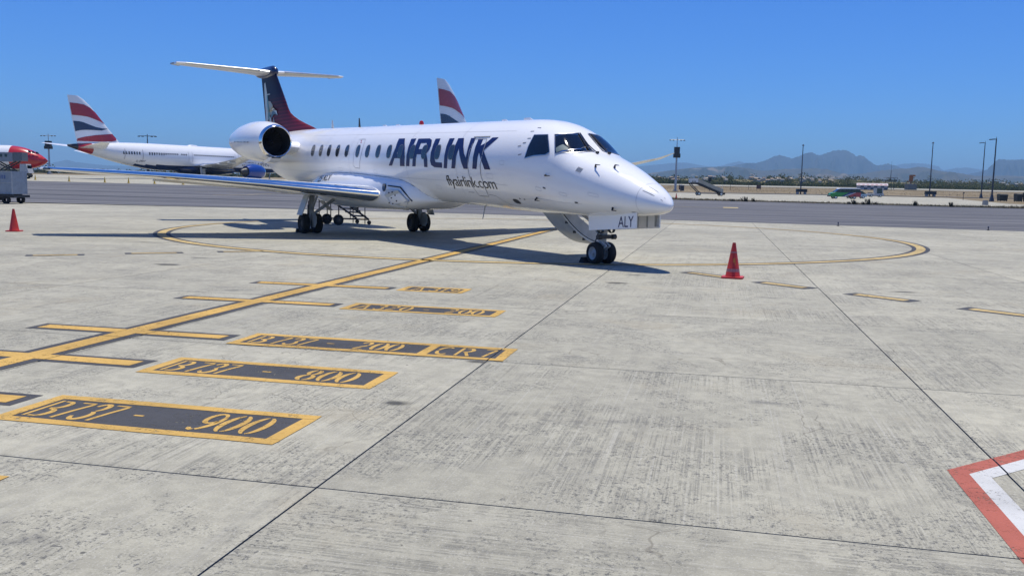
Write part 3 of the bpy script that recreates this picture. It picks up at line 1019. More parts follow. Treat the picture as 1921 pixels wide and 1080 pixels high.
WIN_X = [17.606, 16.822, 16.045, 15.255, 14.446, 13.536, 12.766, 11.966, 11.17, 10.399, 9.613, 8.869, 8.078, 7.305]
for side in (1, -1):
    for X in (WIN_X if side > 0 else WIN_X + [18.4, 19.2]):
        o = skin('cabin_window', [oval(X, .247, .145, .172)], .010, CABGLASS, JET, .15, .08, side)
        skin_line('window_frame', oval(X, .247, .152, .181), .012, .011, SEAM, o, True, side)

# cockpit glazing
for side in (1, -1):
    o = skin('side_window', DEC['side'], .010, GLASS, JET, .12, .07, side)
    skin_line('window_seal', DEC['side'][0], .022, .013, DULLAL, o, True, side)
    ws = [[(a, min(b, 1.50)) for a, b in DEC['ws'][0]]]
    o = skin('windshield', ws, .010, GLASS, JET, .10, .07, side)
    skin_line('window_seal', ws[0], .024, .014, DULLAL, o, True, side)


def wiper(side):
    th = (lambda a: a) if side > 0 else (lambda a: math.pi - a)
    mb = MB()
    a = Vector(SL(2.30, th(1.46), .03)); b = Vector(SL(2.62, th(1.46), .05)); c = Vector(SL(2.98, th(1.50), .03))
    mb.tube([a, b, c], .011, 6)
    mb.box(SL(2.26, th(1.46), .03), (.07, .05, .05))
    d = Vector(SL(2.48, th(1.40), .028)); e = Vector(SL(2.96, th(1.46), .028))
    mb.tube([d, e], .012, 6)
    return mb.build('windscreen_wiper', BLACKM, JET, True)


wiper(1); wiper(-1)

# lettering
LET = MB()
for k in ('A', 'I', 'R', 'L', 'I2', 'N', 'K'):
    skin('title_letter', DEC[k], .006, NAVY, JET, .18, .07)


def web_text():
    vs, fs = text_flat('flyairlink.com', .92)
    mx = max(p[0] for p in vs)
    hx = .52
    # x -> along fuselage (reads towards the nose), y -> up the skin
    def mp(x, y):
        X = 7.66 - (x / mx) * 2.50
        return SL(X, -.545 + y * .375, .007)
    cuts = [('y', -.2), ('y', 0), ('y', .2), ('y', .4), ('y', .6)]
    return sheet('web_address_lettering', vs, fs, mp, BLACKP, JET, cuts, True)


web_text()

SEAM2 = plain('door_gap_seal', (.36, .37, .39), .5, var=.1)
# doors and hatches drawn by their gaps, the door skins a hair proud
d = skin('service_door', [[(x * .998 + .012, t * .985) for x, t in DEC['door'][0]]], .003, PAINT, JET, .15, .08)
skin_line('door_gap', DEC['door'][0], .026, .0085, SEAM2, d, True)
skin_line('door_hinge_cover', [(6.42, .625), (5.62, .635)], .03, .011, SEAM, d)
skin_line('sill_line', [(6.75, -.70), (6.45, -.70)], .012, .006, SEAM, d)
skin_line('sill_line', [(5.75, -.72), (5.45, -.74), (5.05, -1.05)], .012, .006, SEAM, d)
d = skin('overwing_exit', [[(x, t * .99) for x, t in DEC['exit'][0]]], .003, PAINT, JET, .15, .08)
skin_line('door_gap', DEC['exit'][0], .024, .006, SEAM2, d, True)
mb = MB()
for a in ((13.56, .56), (13.50, .50)):
    x, t = a
    mb.add([SL(x - .05, t - .012, .008), SL(x + .05, t - .012, .008), SL(x + .02, t + .022, .008), SL(x - .02, t + .022, .008)], [(0, 1, 2, 3)])
mb.build('exit_arrow_marks', REDP, d, False)
CARD = plain('pale_card_behind_glass', (.12, .17, .18), .6, var=.1)
skin('windscreen_card', [[(2.898, .621), (2.822, .874), (2.694, .912), (2.613, .93), (2.819, .524)]], .0125, CARD, JET, .1, .07)
skin_line('windscreen_highlight', [(2.748, .618), (2.649, .819), (2.586, 1.025), (2.551, 1.212), (2.525, 1.367)], .020, .0135, CHROME, JET)  # both bright strips stand in for reflection highlights along the pane edges
skin_line('windscreen_highlight', [(3.146, .912), (3.073, 1.08), (2.991, 1.286), (2.942, 1.45)], .016, .0135, CHROME, JET)
SEAM3 = plain('faint_skin_joint', (.50, .51, .53), .5, var=.1)
for X_ in (7.0, 9.95, 14.2, 16.4, 18.1, 20.3, 22.4):
    skin_line('skin_joint', [(X_, t * .1) for t in range(-8, 16)], .010, .004, SEAM3, FUS)
for t_ in (.80, -.42):
    skin_line('skin_joint', [(4.6 + .6 * k, t_) for k in range(32)], .008, .004, SEAM3, FUS)
for X_, t_, w_, h_ in ((5.35, -.25, .16, .05), (4.75, .05, .10, .04), (8.3, -.62, .14, .05), (12.2, -.30, .12, .05), (15.0, -.28, .16, .04), (17.2, .02, .12, .05), (19.2, .35, .18, .06), (3.35, -.35, .10, .04), (2.5, -.30, .12, .04), (1.6, -.15, .14, .05)):
    skin_line('access_panel_edge', oval(X_, t_, w_, h_, 16, 6), .007, .0045, SEAM3, FUS, True)
# radome joint and lightning strips
skin_line('radome_joint', [(.56, math.pi * 2 * i / 40) for i in range(41)], .007, .004, SEAM3, FUS)
skin_line('radome_strip', [(.10, .75), (.50, .70)], .012, .006, SEAMD, FUS)
skin_line('radome_strip', [(.10, 1.25), (.50, 1.15)], .008, .006, SEAM, FUS)
skin_line('skin_seam', [(2.0, -.55), (3.4, -.62), (4.2, -.75)], .007, .005, SEAM3, FUS)


# probes, vanes, drains, vents on the nose
def blade(X, th, l=.16, h=.07, back=.06, nm='pitot_probe', mat=BLACKM):
    b = Vector(SL(X, th, -.01)); t = Vector(SL(X - .02, th, h))
    mb = MB()
    mb.cyl(b, t, .028, .016, 8)
    mb.cyl(t, t + Vector((l, 0, -.01)), .014, .007, 8)
    return mb.build(nm, mat, JET, True)


def spot(X, th, hw, ht, mat, nm):
    return skin(nm, [oval(X, th, hw, ht / 1.1)], .006, mat, JET, .1, .1)


blade(1.75, .78); blade(1.42, 1.12, .13); blade(3.05, -.02, .20, .05); blade(3.55, -.62, .18, .09); blade(1.18, -.60, .14, .07)
spot(3.12, -.28, .05, .02, SEAMD, 'vent_port'); spot(2.15, -.52, .05, .03, SEAMD, 'vent_port'); spot(4.62, -.86, .14, .09, SEAMD, 'drain_hatch')
spot(4.35, -.74, .03, .02, SEAMD, 'drain_port'); spot(4.15, -.74, .03, .02, SEAMD, 'drain_port'); spot(.72, -.85, .07, .03, SEAMD, 'vent_port')
for i in range(5):
    skin_line('louvre', [(2.02 + i * .03, .33), (1.98 + i * .03, .52)], .014, .005, SEAM, FUS)
for X, t in ((3.95, .60), (4.05, .48), (4.2, .40), (4.02, .80), (3.9, .95), (4.1, .22)):
    skin_line('stencil_mark', [(X, t), (X - .12, t + .02)], .022, .004, SEAM, FUS)


def antenna(X, h, l, nm='blade_antenna', mat=PAINT):
    z = station(X)[0]
    mb = MB()
    mb.loft([[L(X, -.02, z - .03), L(X + l, -.02, z - .03), L(X + l, .02, z - .03), L(X, .02, z - .03)],
             [L(X + l * .5, -.008, z + h), L(X + l, -.008, z + h), L(X + l, .008, z + h), L(X + l * .5, .008, z + h)]])
    return mb.build(nm, mat, JET, True)


antenna(5.0, .07, .5, 'flat_antenna'); antenna(6.2, .05, .35, 'flat_antenna')
antenna(12.6, .05, .40, 'flat_antenna'); antenna(13.6, .05, .40, 'flat_antenna')
antenna(15.9, .32, .12, 'whip_antenna', DARKM); antenna(18.4, .30, .16, 'blade_antenna', GREYL)
mb = MB(); mb.revolve([(0, .07), (.06, .075), (.12, .05), (.14, 0.001)], L(11.2, 0, station(11.2)[0] - .01), (0, 0, 1), 12); mb.build('beacon_lamp', REDP, JET)
mb = MB(); mb.cyl(L(7.3, .02, 1.20), L(7.42, .03, .80), .02, .012, 8); mb.build('belly_antenna', GREYP, JET)
mb = MB(); mb.box(L(16.3, 0, .80), (.35, .06, .12)); mb.box(L(16.0, 0, .70), (.12, .04, .12)); mb.build('belly_beacon', DARKM, JET)


# wing to body fairing: leaves the fuselage at a ledge and bulges out round the wing root
_FX = [9.35, 9.65, 9.92, 10.62, 12.36, 13.72, 15.43, 16.7, 18.5, 19.2]
_FT = [-1.25, -.849, -.639, -.485, -.425, -.396, -.403, -.504, -.818, -1.15]
_WX = [9.35, 9.9, 10.5, 11.3, 12.4, 13.7, 15.4, 17.0, 18.0, 19.2]
_WB = [.0, .09, .19, .27, .32, .34, .34, .28, .18, .0]
_ZB = [1.205, 1.07, .975, .93, .905, .90, .90, .965, 1.12, 1.42]


def fair_pt(X, a, side=1):
    """a 0..1 ledge to widest point, 1..2 widest to belly flat"""
    th = _hermite(_FX, _FT, X); w_ = _hermite(_WX, _WB, X); zb = _hermite(_WX, _ZB, X)
    _, y0, z0 = surf(X, th, -.012)
    zb = min(zb, z0 - .02)
    W = y0 + w_; zs = zb + .46 * (z0 - zb)
    if a <= 1:
        t = a * math.pi / 2
        y = y0 + w_ * math.sin(t) ** .85; z = zs + (z0 - zs) * math.cos(t) ** .9
    else:
        t = (a - 1) * math.pi / 2
        y = .42 * W + .58 * W * math.cos(t) ** .85; z = zs - (zs - zb) * math.sin(t) ** .95
    return L(X, side * y, z)


def fairing():
    xs = [9.36, 9.45, 9.6, 9.8, 10.05, 10.35, 10.7, 11.1, 11.6, 12.2, 13, 13.8, 14.6, 15.4, 16.1, 16.8, 17.4, 17.9, 18.4, 18.8, 19.15]
    rings = []
    for X in xs:
        q = [fair_pt(X, k / 9) for k in range(19)]
        p = [fair_pt(X, k / 9, -1) for k in range(18, -1, -1)]
        rings.append(q + p)
    mb = MB(); mb.loft(rings)
    return mb.build('belly_fairing', PAINT, JET, True, 50)


FAIR = fairing()
for s_ in (1, -1):
    mb = MB(); v = []
    for k in range(60):
        X = 9.4 + k * (9.7 / 59)
        th = _hermite(_FX, _FT, X)
        v += [L(X, s_ * surf(X, th + .008, .006)[1], surf(X, th + .008, .006)[2]), L(X, s_ * surf(X, th - .006, .010)[1], surf(X, th - .006, .010)[2])]
    mb.add(v, [(2 * k, 2 * k + 1, 2 * k + 3, 2 * k + 2) for k in range(59)])
    mb.build('fairing_seal', SEAMD, FAIR, True)


def plate(name, pts, nrm, th, mat, parent):
    n = Vector(nrm).normalized() * th
    a = [Vector(p) for p in pts]; b = [p + n for p in a]
    mb = MB(); mb.loft([[tuple(p) for p in a], [tuple(p) for p in b]])
    return mb.build(name, mat, parent, False)


def fair_y(X, z):
    best = None
    for k in range(0, 41):
        p = fair_pt(X, k / 20)
        d = abs(p[2] - z)
        if best is None or d < best[0]: best = (d, -p[1])
    return best[1]


# open refuel hatch hanging over its recess, with latches
def hatch():
    pl = [(10.93, 1.56), (10.35, 1.53), (9.98, 1.22), (10.50, 1.00), (10.90, 1.08), (11.02, 1.38)]
    def off_poly(o, name, mat, parent):
        a = [L(x, fair_y(x, z) + o, z) for x, z in pl]; b = [L(x, fair_y(x, z) + o + .03, z) for x, z in pl]
        m = MB(); m.loft([a, b]); return m.build(name, mat, parent, False)
    h = off_poly(.04, 'hatch_panel', plain('hatch_grey_paint', (.50, .53, .56), .4, var=.1), JET)
    m = MB(); m.tube([L(x, fair_y(x, z) + .02, z) for x, z in ((10.95, 1.66), (10.32, 1.62), (10.1, 1.45), (9.9, 1.22))], .02, 6); m.build('hatch_edge_seal', BLACKM, JET)
    for x, z in ((10.78, 1.45), (10.55, 1.47), (10.35, 1.38), (10.25, 1.22), (10.50, 1.13), (10.75, 1.15), (10.6, 1.3)):
        m = MB(); m.box(L(x, fair_y(10.5, 1.3) + .12, z), (.05, .02, .04)); m.build('hatch_latch', BLACKM, h, False)
    n = 14
    m = MB(); q = [(11.17 + .10 * math.cos(2 * math.pi * k / n), 1.60 + .12 * math.sin(2 * math.pi * k / n)) for k in range(n)]
    m.loft([[L(x, fair_y(11.17, 1.60) - .05, z) for x, z in q], [L(x, fair_y(11.17, 1.60) + .03, z) for x, z in q]]); m.build('landing_light_lens', CABGLASS, JET, True)


hatch()


# ------------------------------------------------------------------ wings
def foil(n=14, t=.11):
    """unit airfoil loop: TE(upper) -> LE -> TE(lower), x 0..1"""
    up = []; lo = []
    for i in range(n + 1):
        x = (1 - math.cos(math.pi * i / n)) / 2
        y = 5 * t * (.2969 * math.sqrt(x) - .126 * x - .3516 * x * x + .2843 * x ** 3 - .1036 * x ** 4)
        up.append((x, y * 1.05)); lo.append((x, -y * .95))
    return up[::-1] + lo[1:-1]


def wing_secs():
    # Y, LE X, chord, LE height, thickness ratio
    return [(.7, 11.05, 5.35, 1.36, .104), (1.35, 11.38, 4.95, 1.385, .104), (2.6, 12.07, 4.05, 1.495, .10), (4.3, 13.02, 3.02, 1.645, .10), (6.8, 14.42, 2.15, 1.82, .10), (9.2, 15.76, 1.42, 1.94, .10), (9.85, 16.14, 1.12, 1.972, .10), (10.02, 16.45, .72, 1.985, .06)]


def wing(side):
    F = foil()
    n = len(F)
    full = []
    for Y, x0, c, z0, t in wing_secs():
        full.append([L(x0 + x * c, side * Y, z0 + y * c * (t / .11) - (x * c) * .025 * 0 + 0) for x, y in F])
    body = MB(); body.loft(full)
    w = body.build('wing', PAINT, JET, True, 40)
    # polished leading edge: a skin 4 mm proud over the first part of the chord
    secs = []
    idx = [i for i, (x, y) in enumerate(F) if x <= .135]
    lead = sorted(idx)
    rings = []
    for Y, x0, c, z0, t in wing_secs()[1:-1]:
        pts = []
        for k in range(-10, 11):
            q = abs(k) / 10
            x = .12 * q * q
            yy = 5 * .11 * (.2969 * math.sqrt(x) - .126 * x - .3516 * x * x + .2843 * x ** 3) * (1.05 if k < 0 else -.95)
            pts.append(L(x0 - .006 + x * c, side * Y, z0 + (yy * c + (.005 if k < 0 else -.005)) * (t / .11)))
        rings.append(pts)
    mb = MB(); mb.loft(rings, False, False, False)
    mb.build('leading_edge', CHROME, w, True, 60)
    # flap track fairings and flaps hanging slightly
    for Y, x, l in ((2.9, 14.6, 1.9), (4.7, 15.0, 1.6), (6.7, 15.4, 1.4)):
        sec = wing_secs()
        z = {2.9: 1.45, 4.7: 1.60, 6.7: 1.75}[Y]
        m2 = MB()
        m2.revolve([(0, .01), (.15 * l, .06), (.5 * l, .09), (.85 * l, .05), (l, .005)], L(x, side * Y, z), (-1, 0, -.03), 12)
        m2.build('flap_track_fairing', GREYL, w)
    m2 = MB()
    fl = []
    for Y, x0, c, z0, t in wing_secs()[1:5]:
        xt = x0 + c
        fl.append([L(xt - .18, side * Y, z0 + .02), L(xt + .22, side * Y, z0 - .14), L(xt + .20, side * Y, z0 - .16), L(xt - .20, side * Y, z0 - .06)])
    m2.loft(fl); m2.build('flap', GREYL, w, True)
    # wing tip lamp
    m2 = MB(); m2.loft([[L(16.05, side * 9.86, 1.99), L(16.35, side * 9.97, 1.99), L(16.35, side * 9.97, 1.95), L(16.05, side * 9.86, 1.95)], [L(16.02, side * 9.80, 2.0), L(16.3, side * 9.93, 2.02), L(16.3, side * 9.93, 1.93), L(16.02, side * 9.80, 1.94)]])
    m2.build('navigation_lamp', CABGLASS, w)
    return w


for s_ in (1, -1): wing(s_)
# registration partly hidden by the wing
def reg_text():
    vs, fs = text_flat('ZS-ALY', 1.0)
    mx = max(p[0] for p in vs)
    def mp(x, y):
        X = 16.85 - x / mx * 1.45
        p = fair_pt(X, .66 - y * .50)
        return (p[0], p[1] - .012, p[2] + .006)
    return sheet('registration_lettering', vs, fs, mp, BLACKP, JET)
reg_text()


# ------------------------------------------------------------------ engines
def engine(side):
    c = Vector(L(18.25, side * 2.23, 3.15))
    ax = Vector((-1, side * .0 , 0.03)).normalized()
    root = MB()
    prof = [(.16, .605), (.35, .65), (.7, .71), (1.2, .745), (1.8, .755), (2.4, .74), (3.0, .69), (3.6, .62), (4.2, .51), (4.6, .44), (4.6, .40), (4.2, .38)]
    root.revolve(prof, c, ax, 56)
    e = root.build('engine_nacelle', PAINT, JET, True, 40)
    lip = MB()
    lip.revolve([(.165, .612), (.08, .59), (.02, .565), (.0, .545), (.01, .525), (.05, .508), (.12, .50)], c, ax, 56)
    lip.build('inlet_lip', CHROME, e, True, 60)
    d = MB(); d.revolve([(.12, .50), (.4, .49), (.85, .485), (.85, .02)], c, ax, 40); d.build('inlet_duct', INLET, e)
    sp = MB(); sp.revolve([(.45, .002), (.55, .06), (.7, .12), (.82, .15)], c, ax, 20); sp.build('spinner', DARKM, e)
    a = ax.orthogonal().normalized(); b = ax.cross(a)
    for k in range(24):
        t = 2 * math.pi * k / 24
        r1 = a * math.cos(t) + b * math.sin(t); tg = ax.cross(r1)
        m = MB()
        p = c + ax * .78
        m.add([p + r1 * .14 - tg * .03, p + r1 * .14 + tg * .03 + ax * .05, p + r1 * .475 + tg * .07 + ax * .06, p + r1 * .475 - tg * .03 - ax * .02], [(0, 1, 2, 3)])
        m.build('fan_blade', FANM, e, False)
    ex = MB(); ex.revolve([(4.0, .34), (4.7, .30), (5.0, .22), (5.0, .18)], c, ax, 32); ex.build('exhaust_cone', DULLAL, e)
    # scoop under the lip
    s2 = MB()
    for_ = []
    for x, w, z in ((.10, .22, -.60), (.30, .24, -.72), (.9, .20, -.80), (1.7, .02, -.78)):
        for_.append([tuple(c + ax * x + Vector((0, -w, z + .10))), tuple(c + ax * x + Vector((0, w, z + .10))), tuple(c + ax * x + Vector((0, w * .8, z))), tuple(c + ax * x + Vector((0, -w * .8, z)))])
    s2.loft(for_); s2.build('oil_cooler_scoop', PAINT, e, True)
    s3 = MB(); q = c + ax * .095; s3.loft([[tuple(q + Vector((0, -.19, -.52))), tuple(q + Vector((0, .19, -.52))), tuple(q + Vector((0, .16, -.60))), tuple(q + Vector((0, -.16, -.60)))], [tuple(q + Vector((-.05, -.19, -.52))), tuple(q + Vector((-.05, .19, -.52))), tuple(q + Vector((-.05, .16, -.60))), tuple(q + Vector((-.05, -.16, -.60)))]]); s3.build('scoop_mouth', INLET, e, False)
    # cowl latch line and marks on the outboard side
    for zt in (.02, -.02):
        ln = MB(); v = []
        for i in range(13):
            x = .9 + i * .17
            rr = .75 if x < 2.4 else .715
            ang = -.08
            y = -side * rr * math.cos(ang) * 1.006
            v += [tuple(c + ax * x + Vector((0, y, rr * math.sin(ang) + .006))), tuple(c + ax * x + Vector((0, y, rr * math.sin(ang) - .006)))]
        ln.add(v, [(2 * i, 2 * i + 1, 2 * i + 3, 2 * i + 2) for i in range(12)])
        ln.build('cowl_joint', SEAM, e)
        break
    for k in range(5):
        m = MB(); x = 1.0 + k * .42
        p = c + ax * x + Vector((0, -side * .757, -.05)); m.box(tuple(p), (.09, .012, .04)); m.build('cowl_latch', SEAM, e, False)
    # pylon
    F = foil(10, .10)
    py = MB(); rr = []
    for Y, x0, ch, z in ((.85, 19.05, 3.3, 3.02), (1.55, 19.25, 2.9, 3.10)):
        rr.append([L(x0 + x * ch, side * Y, z - .05 + y * ch * 1.7) for x, y in F])
    py.loft(rr); py.build('engine_pylon', PAINT, JET, True)
    return e


for s_ in (1, -1): engine(s_)


# ------------------------------------------------------------------ tail
def make_fin_mat():
    w = NT('striped_fin_paint')
    g = w.n('ShaderNodeTexCoord')
    sp = w.n('ShaderNodeSeparateXYZ'); w.l(g.outputs['Object'], sp.inputs[0])
    z = sp.outputs['Z']
    f = w.ramp(z, 4.15, 5.6)
    st = w.n('ShaderNodeMath', operation='SINE')
    w.l(w.math('MULTIPLY', z, 42.0), st.inputs[0])
    s = w.ramp(st.outputs[0], -.3, .5)
    lo = w.mix(s, (.115, .010, .022), (.185, .018, .035))
    hi = w.mix(w.math('MULTIPLY', s, w.ramp(z, 5.6, 4.6)), (.008, .011, .042), (.06, .010, .036))
    w.color(w.mix(f, lo, hi))
    w.set(Roughness=.5, Coat_Weight=0.0, Specular_IOR_Level=.15)
    return w.mat


FINM = make_fin_mat()
FIN_LE = [(19.75, 3.70), (20.6, 3.90), (21.4, 4.07), (22.2, 4.26), (22.8, 4.44), (23.2, 4.60), (23.45, 4.80), (23.75, 5.08), (24.2, 5.54), (24.7, 6.05), (25.15, 6.52)]


def le_x(z):
    for (xa, za), (xb, zb) in zip(FIN_LE[:-1], FIN_LE[1:]):
        if za <= z <= zb: return xa + (xb - xa) * (z - za) / (zb - za)
    return FIN_LE[0][0] if z < FIN_LE[0][1] else FIN_LE[-1][0]


def te_x(z): return 26.35 + (z - 3.7) * .26


def fin_half(z, X):
    a, b = le_x(z), te_x(z); ch = b - a
    k = min(1, max(0, (X - a) / ch))
    t = .085 if z > 4.8 else .05
    return 5 * t * ch * (.2969 * math.sqrt(k) - .126 * k - .3516 * k * k + .2843 * k ** 3 - .1036 * k ** 4) * .9 + .004


def fin():
    zs = [3.45, 3.70, 3.90, 4.07, 4.26, 4.44, 4.60, 4.80, 5.08, 5.54, 6.05, 6.52]
    F = foil(12)
    rings = []
    for z in zs:
        zz = max(z, 3.70)
        a, b = le_x(zz), te_x(zz)
        r = []
        for x, y in F:
            X = a + (b - a) * x
            h = fin_half(zz, X)
            r.append(L(X, math.copysign(h, y) if abs(y) > 1e-6 else 0, z))
        rings.append(r)
    mb = MB(); mb.loft(rings)
    return mb.build('fin', FINM, JET, True, 50)


FIN = fin()
# bullet fairing on top of the fin
mb = MB()
rings = []
for X, w_, zc_, h_ in ((24.95, .02, 6.45, .03), (25.05, .12, 6.47, .17), (25.35, .16, 6.50, .24), (25.9, .17, 6.50, .26), (26.6, .16, 6.52, .25), (27.4, .12, 6.56, .18), (28.0, .03, 6.60, .05)):
    rings.append([L(X, w_ * math.cos(t), zc_ + h_ * math.sin(t)) for t in [2 * math.pi * i / 20 for i in range(20)]])
mb.loft(rings); mb.build('fin_top_fairing', NAVYDEC, JET, True, 60)


def tailplane(side):
    F = foil(12, .10)
    rr = []
    for Y, x0, c, z in ((.10, 25.35, 2.0, 6.47), (.5, 25.45, 1.85, 6.50), (3.5, 26.42, 1.08, 6.665), (3.775, 26.62, .85, 6.68)):
        rr.append([L(x0 + x * c, side * Y, z + y * c) for x, y in F])
    mb = MB(); mb.loft(rr)
    o = mb.build('tailplane', PAINT, JET, True, 45)
    pts = []
    for Y, x0, c, z in ((.55, 25.46, 1.84, 6.502), (3.45, 26.40, 1.10, 6.662)):
        r = []
        for k in range(-6, 7):
            q = abs(k) / 6; x = .10 * q * q
            yy = 5 * .10 * (.2969 * math.sqrt(x) - .126 * x - .3516 * x * x) * (1.05 if k < 0 else -.95)
            r.append(L(x0 - .005 + x * c, side * Y, z + yy * c + (.004 if k < 0 else -.004)))
        pts.append(r)
    m2 = MB(); m2.loft(pts, False, False, False); m2.build('deicing_boot_edge', DULLAL, o, True, 60)
    # horn balance at the tip
    m3 = MB(); m3.loft([[L(26.95, side * 3.45, 6.70), L(27.75, side * 3.45, 6.72), L(27.75, side * 3.45, 6.66), L(26.95, side * 3.45, 6.64)], [L(27.15, side * 3.80, 6.735), L(27.72, side * 3.80, 6.76), L(27.72, side * 3.80, 6.70), L(27.15, side * 3.80, 6.67)]])
    m3.build('elevator_horn', GREYP, o, True)
    return o


for s_ in (1, -1): tailplane(s_)


# emblem on the fin: bird on a flower, traced simply in flat colours
EMB = {
    'stem_white': ((.50, .50, .48), [[(26.35, 6.05), (26.22, 6.10), (26.05, 5.55), (26.02, 5.05), (26.10, 4.55), (26.25, 4.30), (26.42, 4.32), (26.36, 4.9), (26.40, 5.5)]]),
    'flower_beige': ((.33, .25, .13), [[(25.98, 5.25), (25.72, 5.20), (25.50, 5.02), (25.45, 4.80), (25.58, 4.62), (25.80, 4.50), (25.92, 4.75)]]),
    'leaf_green': ((.02, .10, .085), [[(26.12, 5.60), (26.00, 5.55), (25.92, 5.05), (25.88, 4.70), (26.05, 4.35), (26.15, 4.55), (26.10, 5.0)]]),
    'bird_dark': ((.012, .02, .035), [[(25.60, 4.78), (25.40, 4.80), (25.28, 4.70), (25.22, 4.52), (25.34, 4.62), (25.50, 4.62), (25.72, 4.50), (25.90, 4.36), (25.80, 4.62)]]),
    'wing_white': ((.55, .56, .55), [[(25.62, 4.84), (25.40, 4.90), (25.20, 4.76), (25.12, 4.55), (25.22, 4.60), (25.34, 4.72), (25.50, 4.76)], [(25.92, 4.58), (25.78, 4.42), (25.74, 4.25), (25.86, 4.20), (25.96, 4.38)]]),
    'breast_brown': ((.16, .115, .085), [[(26.05, 4.16), (25.72, 4.14), (25.56, 4.45), (25.50, 4.20), (25.52, 3.92), (25.98, 3.92), (26.18, 4.06)]]),
    'branch_pale': ((.45, .42, .36), [[(26.10, 5.56), (25.70, 5.54), (25.70, 5.50), (26.10, 5.50)], [(25.56, 4.46), (25.50, 4.20), (25.52, 3.86), (25.47, 3.86), (25.45, 4.22), (25.52, 4.50)]]),
}
lift = {'stem_white': .010, 'flower_beige': .012, 'leaf_green': .016, 'bird_dark': .020, 'wing_white': .024, 'breast_brown': .014, 'branch_pale': .022}
for nm, (col_, pls) in EMB.items():
    m_ = plain('emblem_' + nm, col_, .35, coat=.3, var=.08)
    for side in (1, -1):
        for pl in pls:
            vs, fs = flat_poly([[(26.52 - (26.45 - a_) * 1.45 + (b_ - 4.9) * .10, b_) for a_, b_ in pl]])
            sheet('emblem_shape', vs, fs, lambda x, z, s=side, lf=lift[nm]: L(x, s * (fin_half(max(z, 3.75), x) + lf), z), m_, FIN, [('x', 24.4 + .2 * k) for k in range(11)] + [('y', 4 + .25 * k) for k in range(10)])


# ------------------------------------------------------------------ landing gear
def wheel(c, r, w, parent, hub=GREYL, nm='wheel'):
    """tyre + rim, axle across the aircraft"""
    m = MB()
    m.revolve([(-w / 2, r * .60), (-w / 2, r * .82), (-w * .40, r * .95), (-w * .18, r), (w * .18, r), (w * .40, r * .95), (w / 2, r * .82), (w / 2, r * .60), (w * .2, r * .55)], c, (0, 1, 0), 32)
    t = m.build('tyre', RUBBER, parent, True, 50)
    for s_ in (1, -1):
        h = MB()
        h.revolve([(s_ * w * .30, r * .02), (s_ * w * .32, r * .16), (s_ * w * .22, r * .24), (s_ * w * .20, r * .42), (s_ * w * .38, r * .55), (s_ * w * .42, r * .61)], c, (0, 1, 0), 24)
        h.build('rim', hub, t, True, 40)
    return t


NG = MB()
NG.cyl(L(2.22, 0, .26), L(2.16, 0, 1.15), .055, .075, 16)
NG.cyl(L(2.18, 0, .62), L(2.15, 0, 1.1), .10, .11, 16)
NG.cyl(L(2.22, -.26, .245), L(2.22, .26, .245), .035, .035, 10)
NG.cyl(L(2.20, 0, .42), L(2.17, 0, .60), .085, .085, 14)
ng = NG.build('nose_gear', GREYP, JET)
for y in (.175, -.175): wheel(L(2.22, y, .245), .25, .19, ng, GREYP)
m = MB(); m.tube([L(2.18, 0, .55), L(2.7, 0, .98), L(3.0, 0, 1.1)], .035, 8); m.build('drag_brace', GREYP, ng)
m = MB(); m.box(L(2.10, 0, .62), (.14, .34, .09)); m.cyl(L(2.05, .16, .62), L(2.05, .26, .62), .06, .06, 12); m.cyl(L(2.05, -.16, .62), L(2.05, -.26, .62), .06, .06, 12); m.build('steering_actuator', DARKM, ng)
m = MB(); m.tube([L(2.14, .05, .50), L(1.98, .05, .42), L(2.14, .05, .32)], .022, 6); m.tube([L(2.14, -.05, .50), L(1.98, -.05, .42), L(2.14, -.05, .32)], .022, 6); m.build('torque_link', GREYL, ng)
for y in (.16, -.16):
    m = MB(); m.revolve([(0, .075), (.05, .085), (.10, .07)], L(2.12, y, .78), (1, 0, 0), 16); m.build('taxi_lamp', CABGLASS, ng)
m = MB(); m.tube([L(2.25, .08, .70), L(2.3, .12, .5), L(2.26, .1, .3)], .012, 6); m.tube([L(2.3, -.08, .9), L(2.45, -.05, .7), L(2.3, 0, .5)], .012, 6); m.build('hydraulic_hose', BLACKM, ng)
# nose gear doors
for s_ in (1, -1):
    m = MB()
    y0, y1 = .345 * s_, .320 * s_
    out = [(2.29, 1.10), (.66, 1.22), (.66, .885), (2.26, .765)]
    m.loft([[L(x, y0, z) for x, z in out], [L(x, y1, z) for x, z in out]])
    dr = m.build('nose_gear_door', PAINT, JET, False)
    for x in (.78, 1.05, 1.35, 1.65, 1.95, 2.2):
        k = MB(); k.box(L(x, y1 - .012 * s_, 1.035 - (x - .66) * .075), (.035, .022, .24)); k.build('door_rib', GREYP, dr, False)
    k = MB(); k.box(L(.70, y1 - .02 * s_, 1.05), (.04, .03, .28)); k.build('door_end_frame', GREYP, dr, False)
vs, fs = text_flat('ALY', 1.0)
_mx = max(p[0] for p in vs)
sheet('registration_lettering', vs, fs, lambda x, y: L(1.24 - x / _mx * .50, .349, .885 + .03 + y * .34 - (1.24 - x / _mx * .5 - .66) * .06), NAVY, JET)


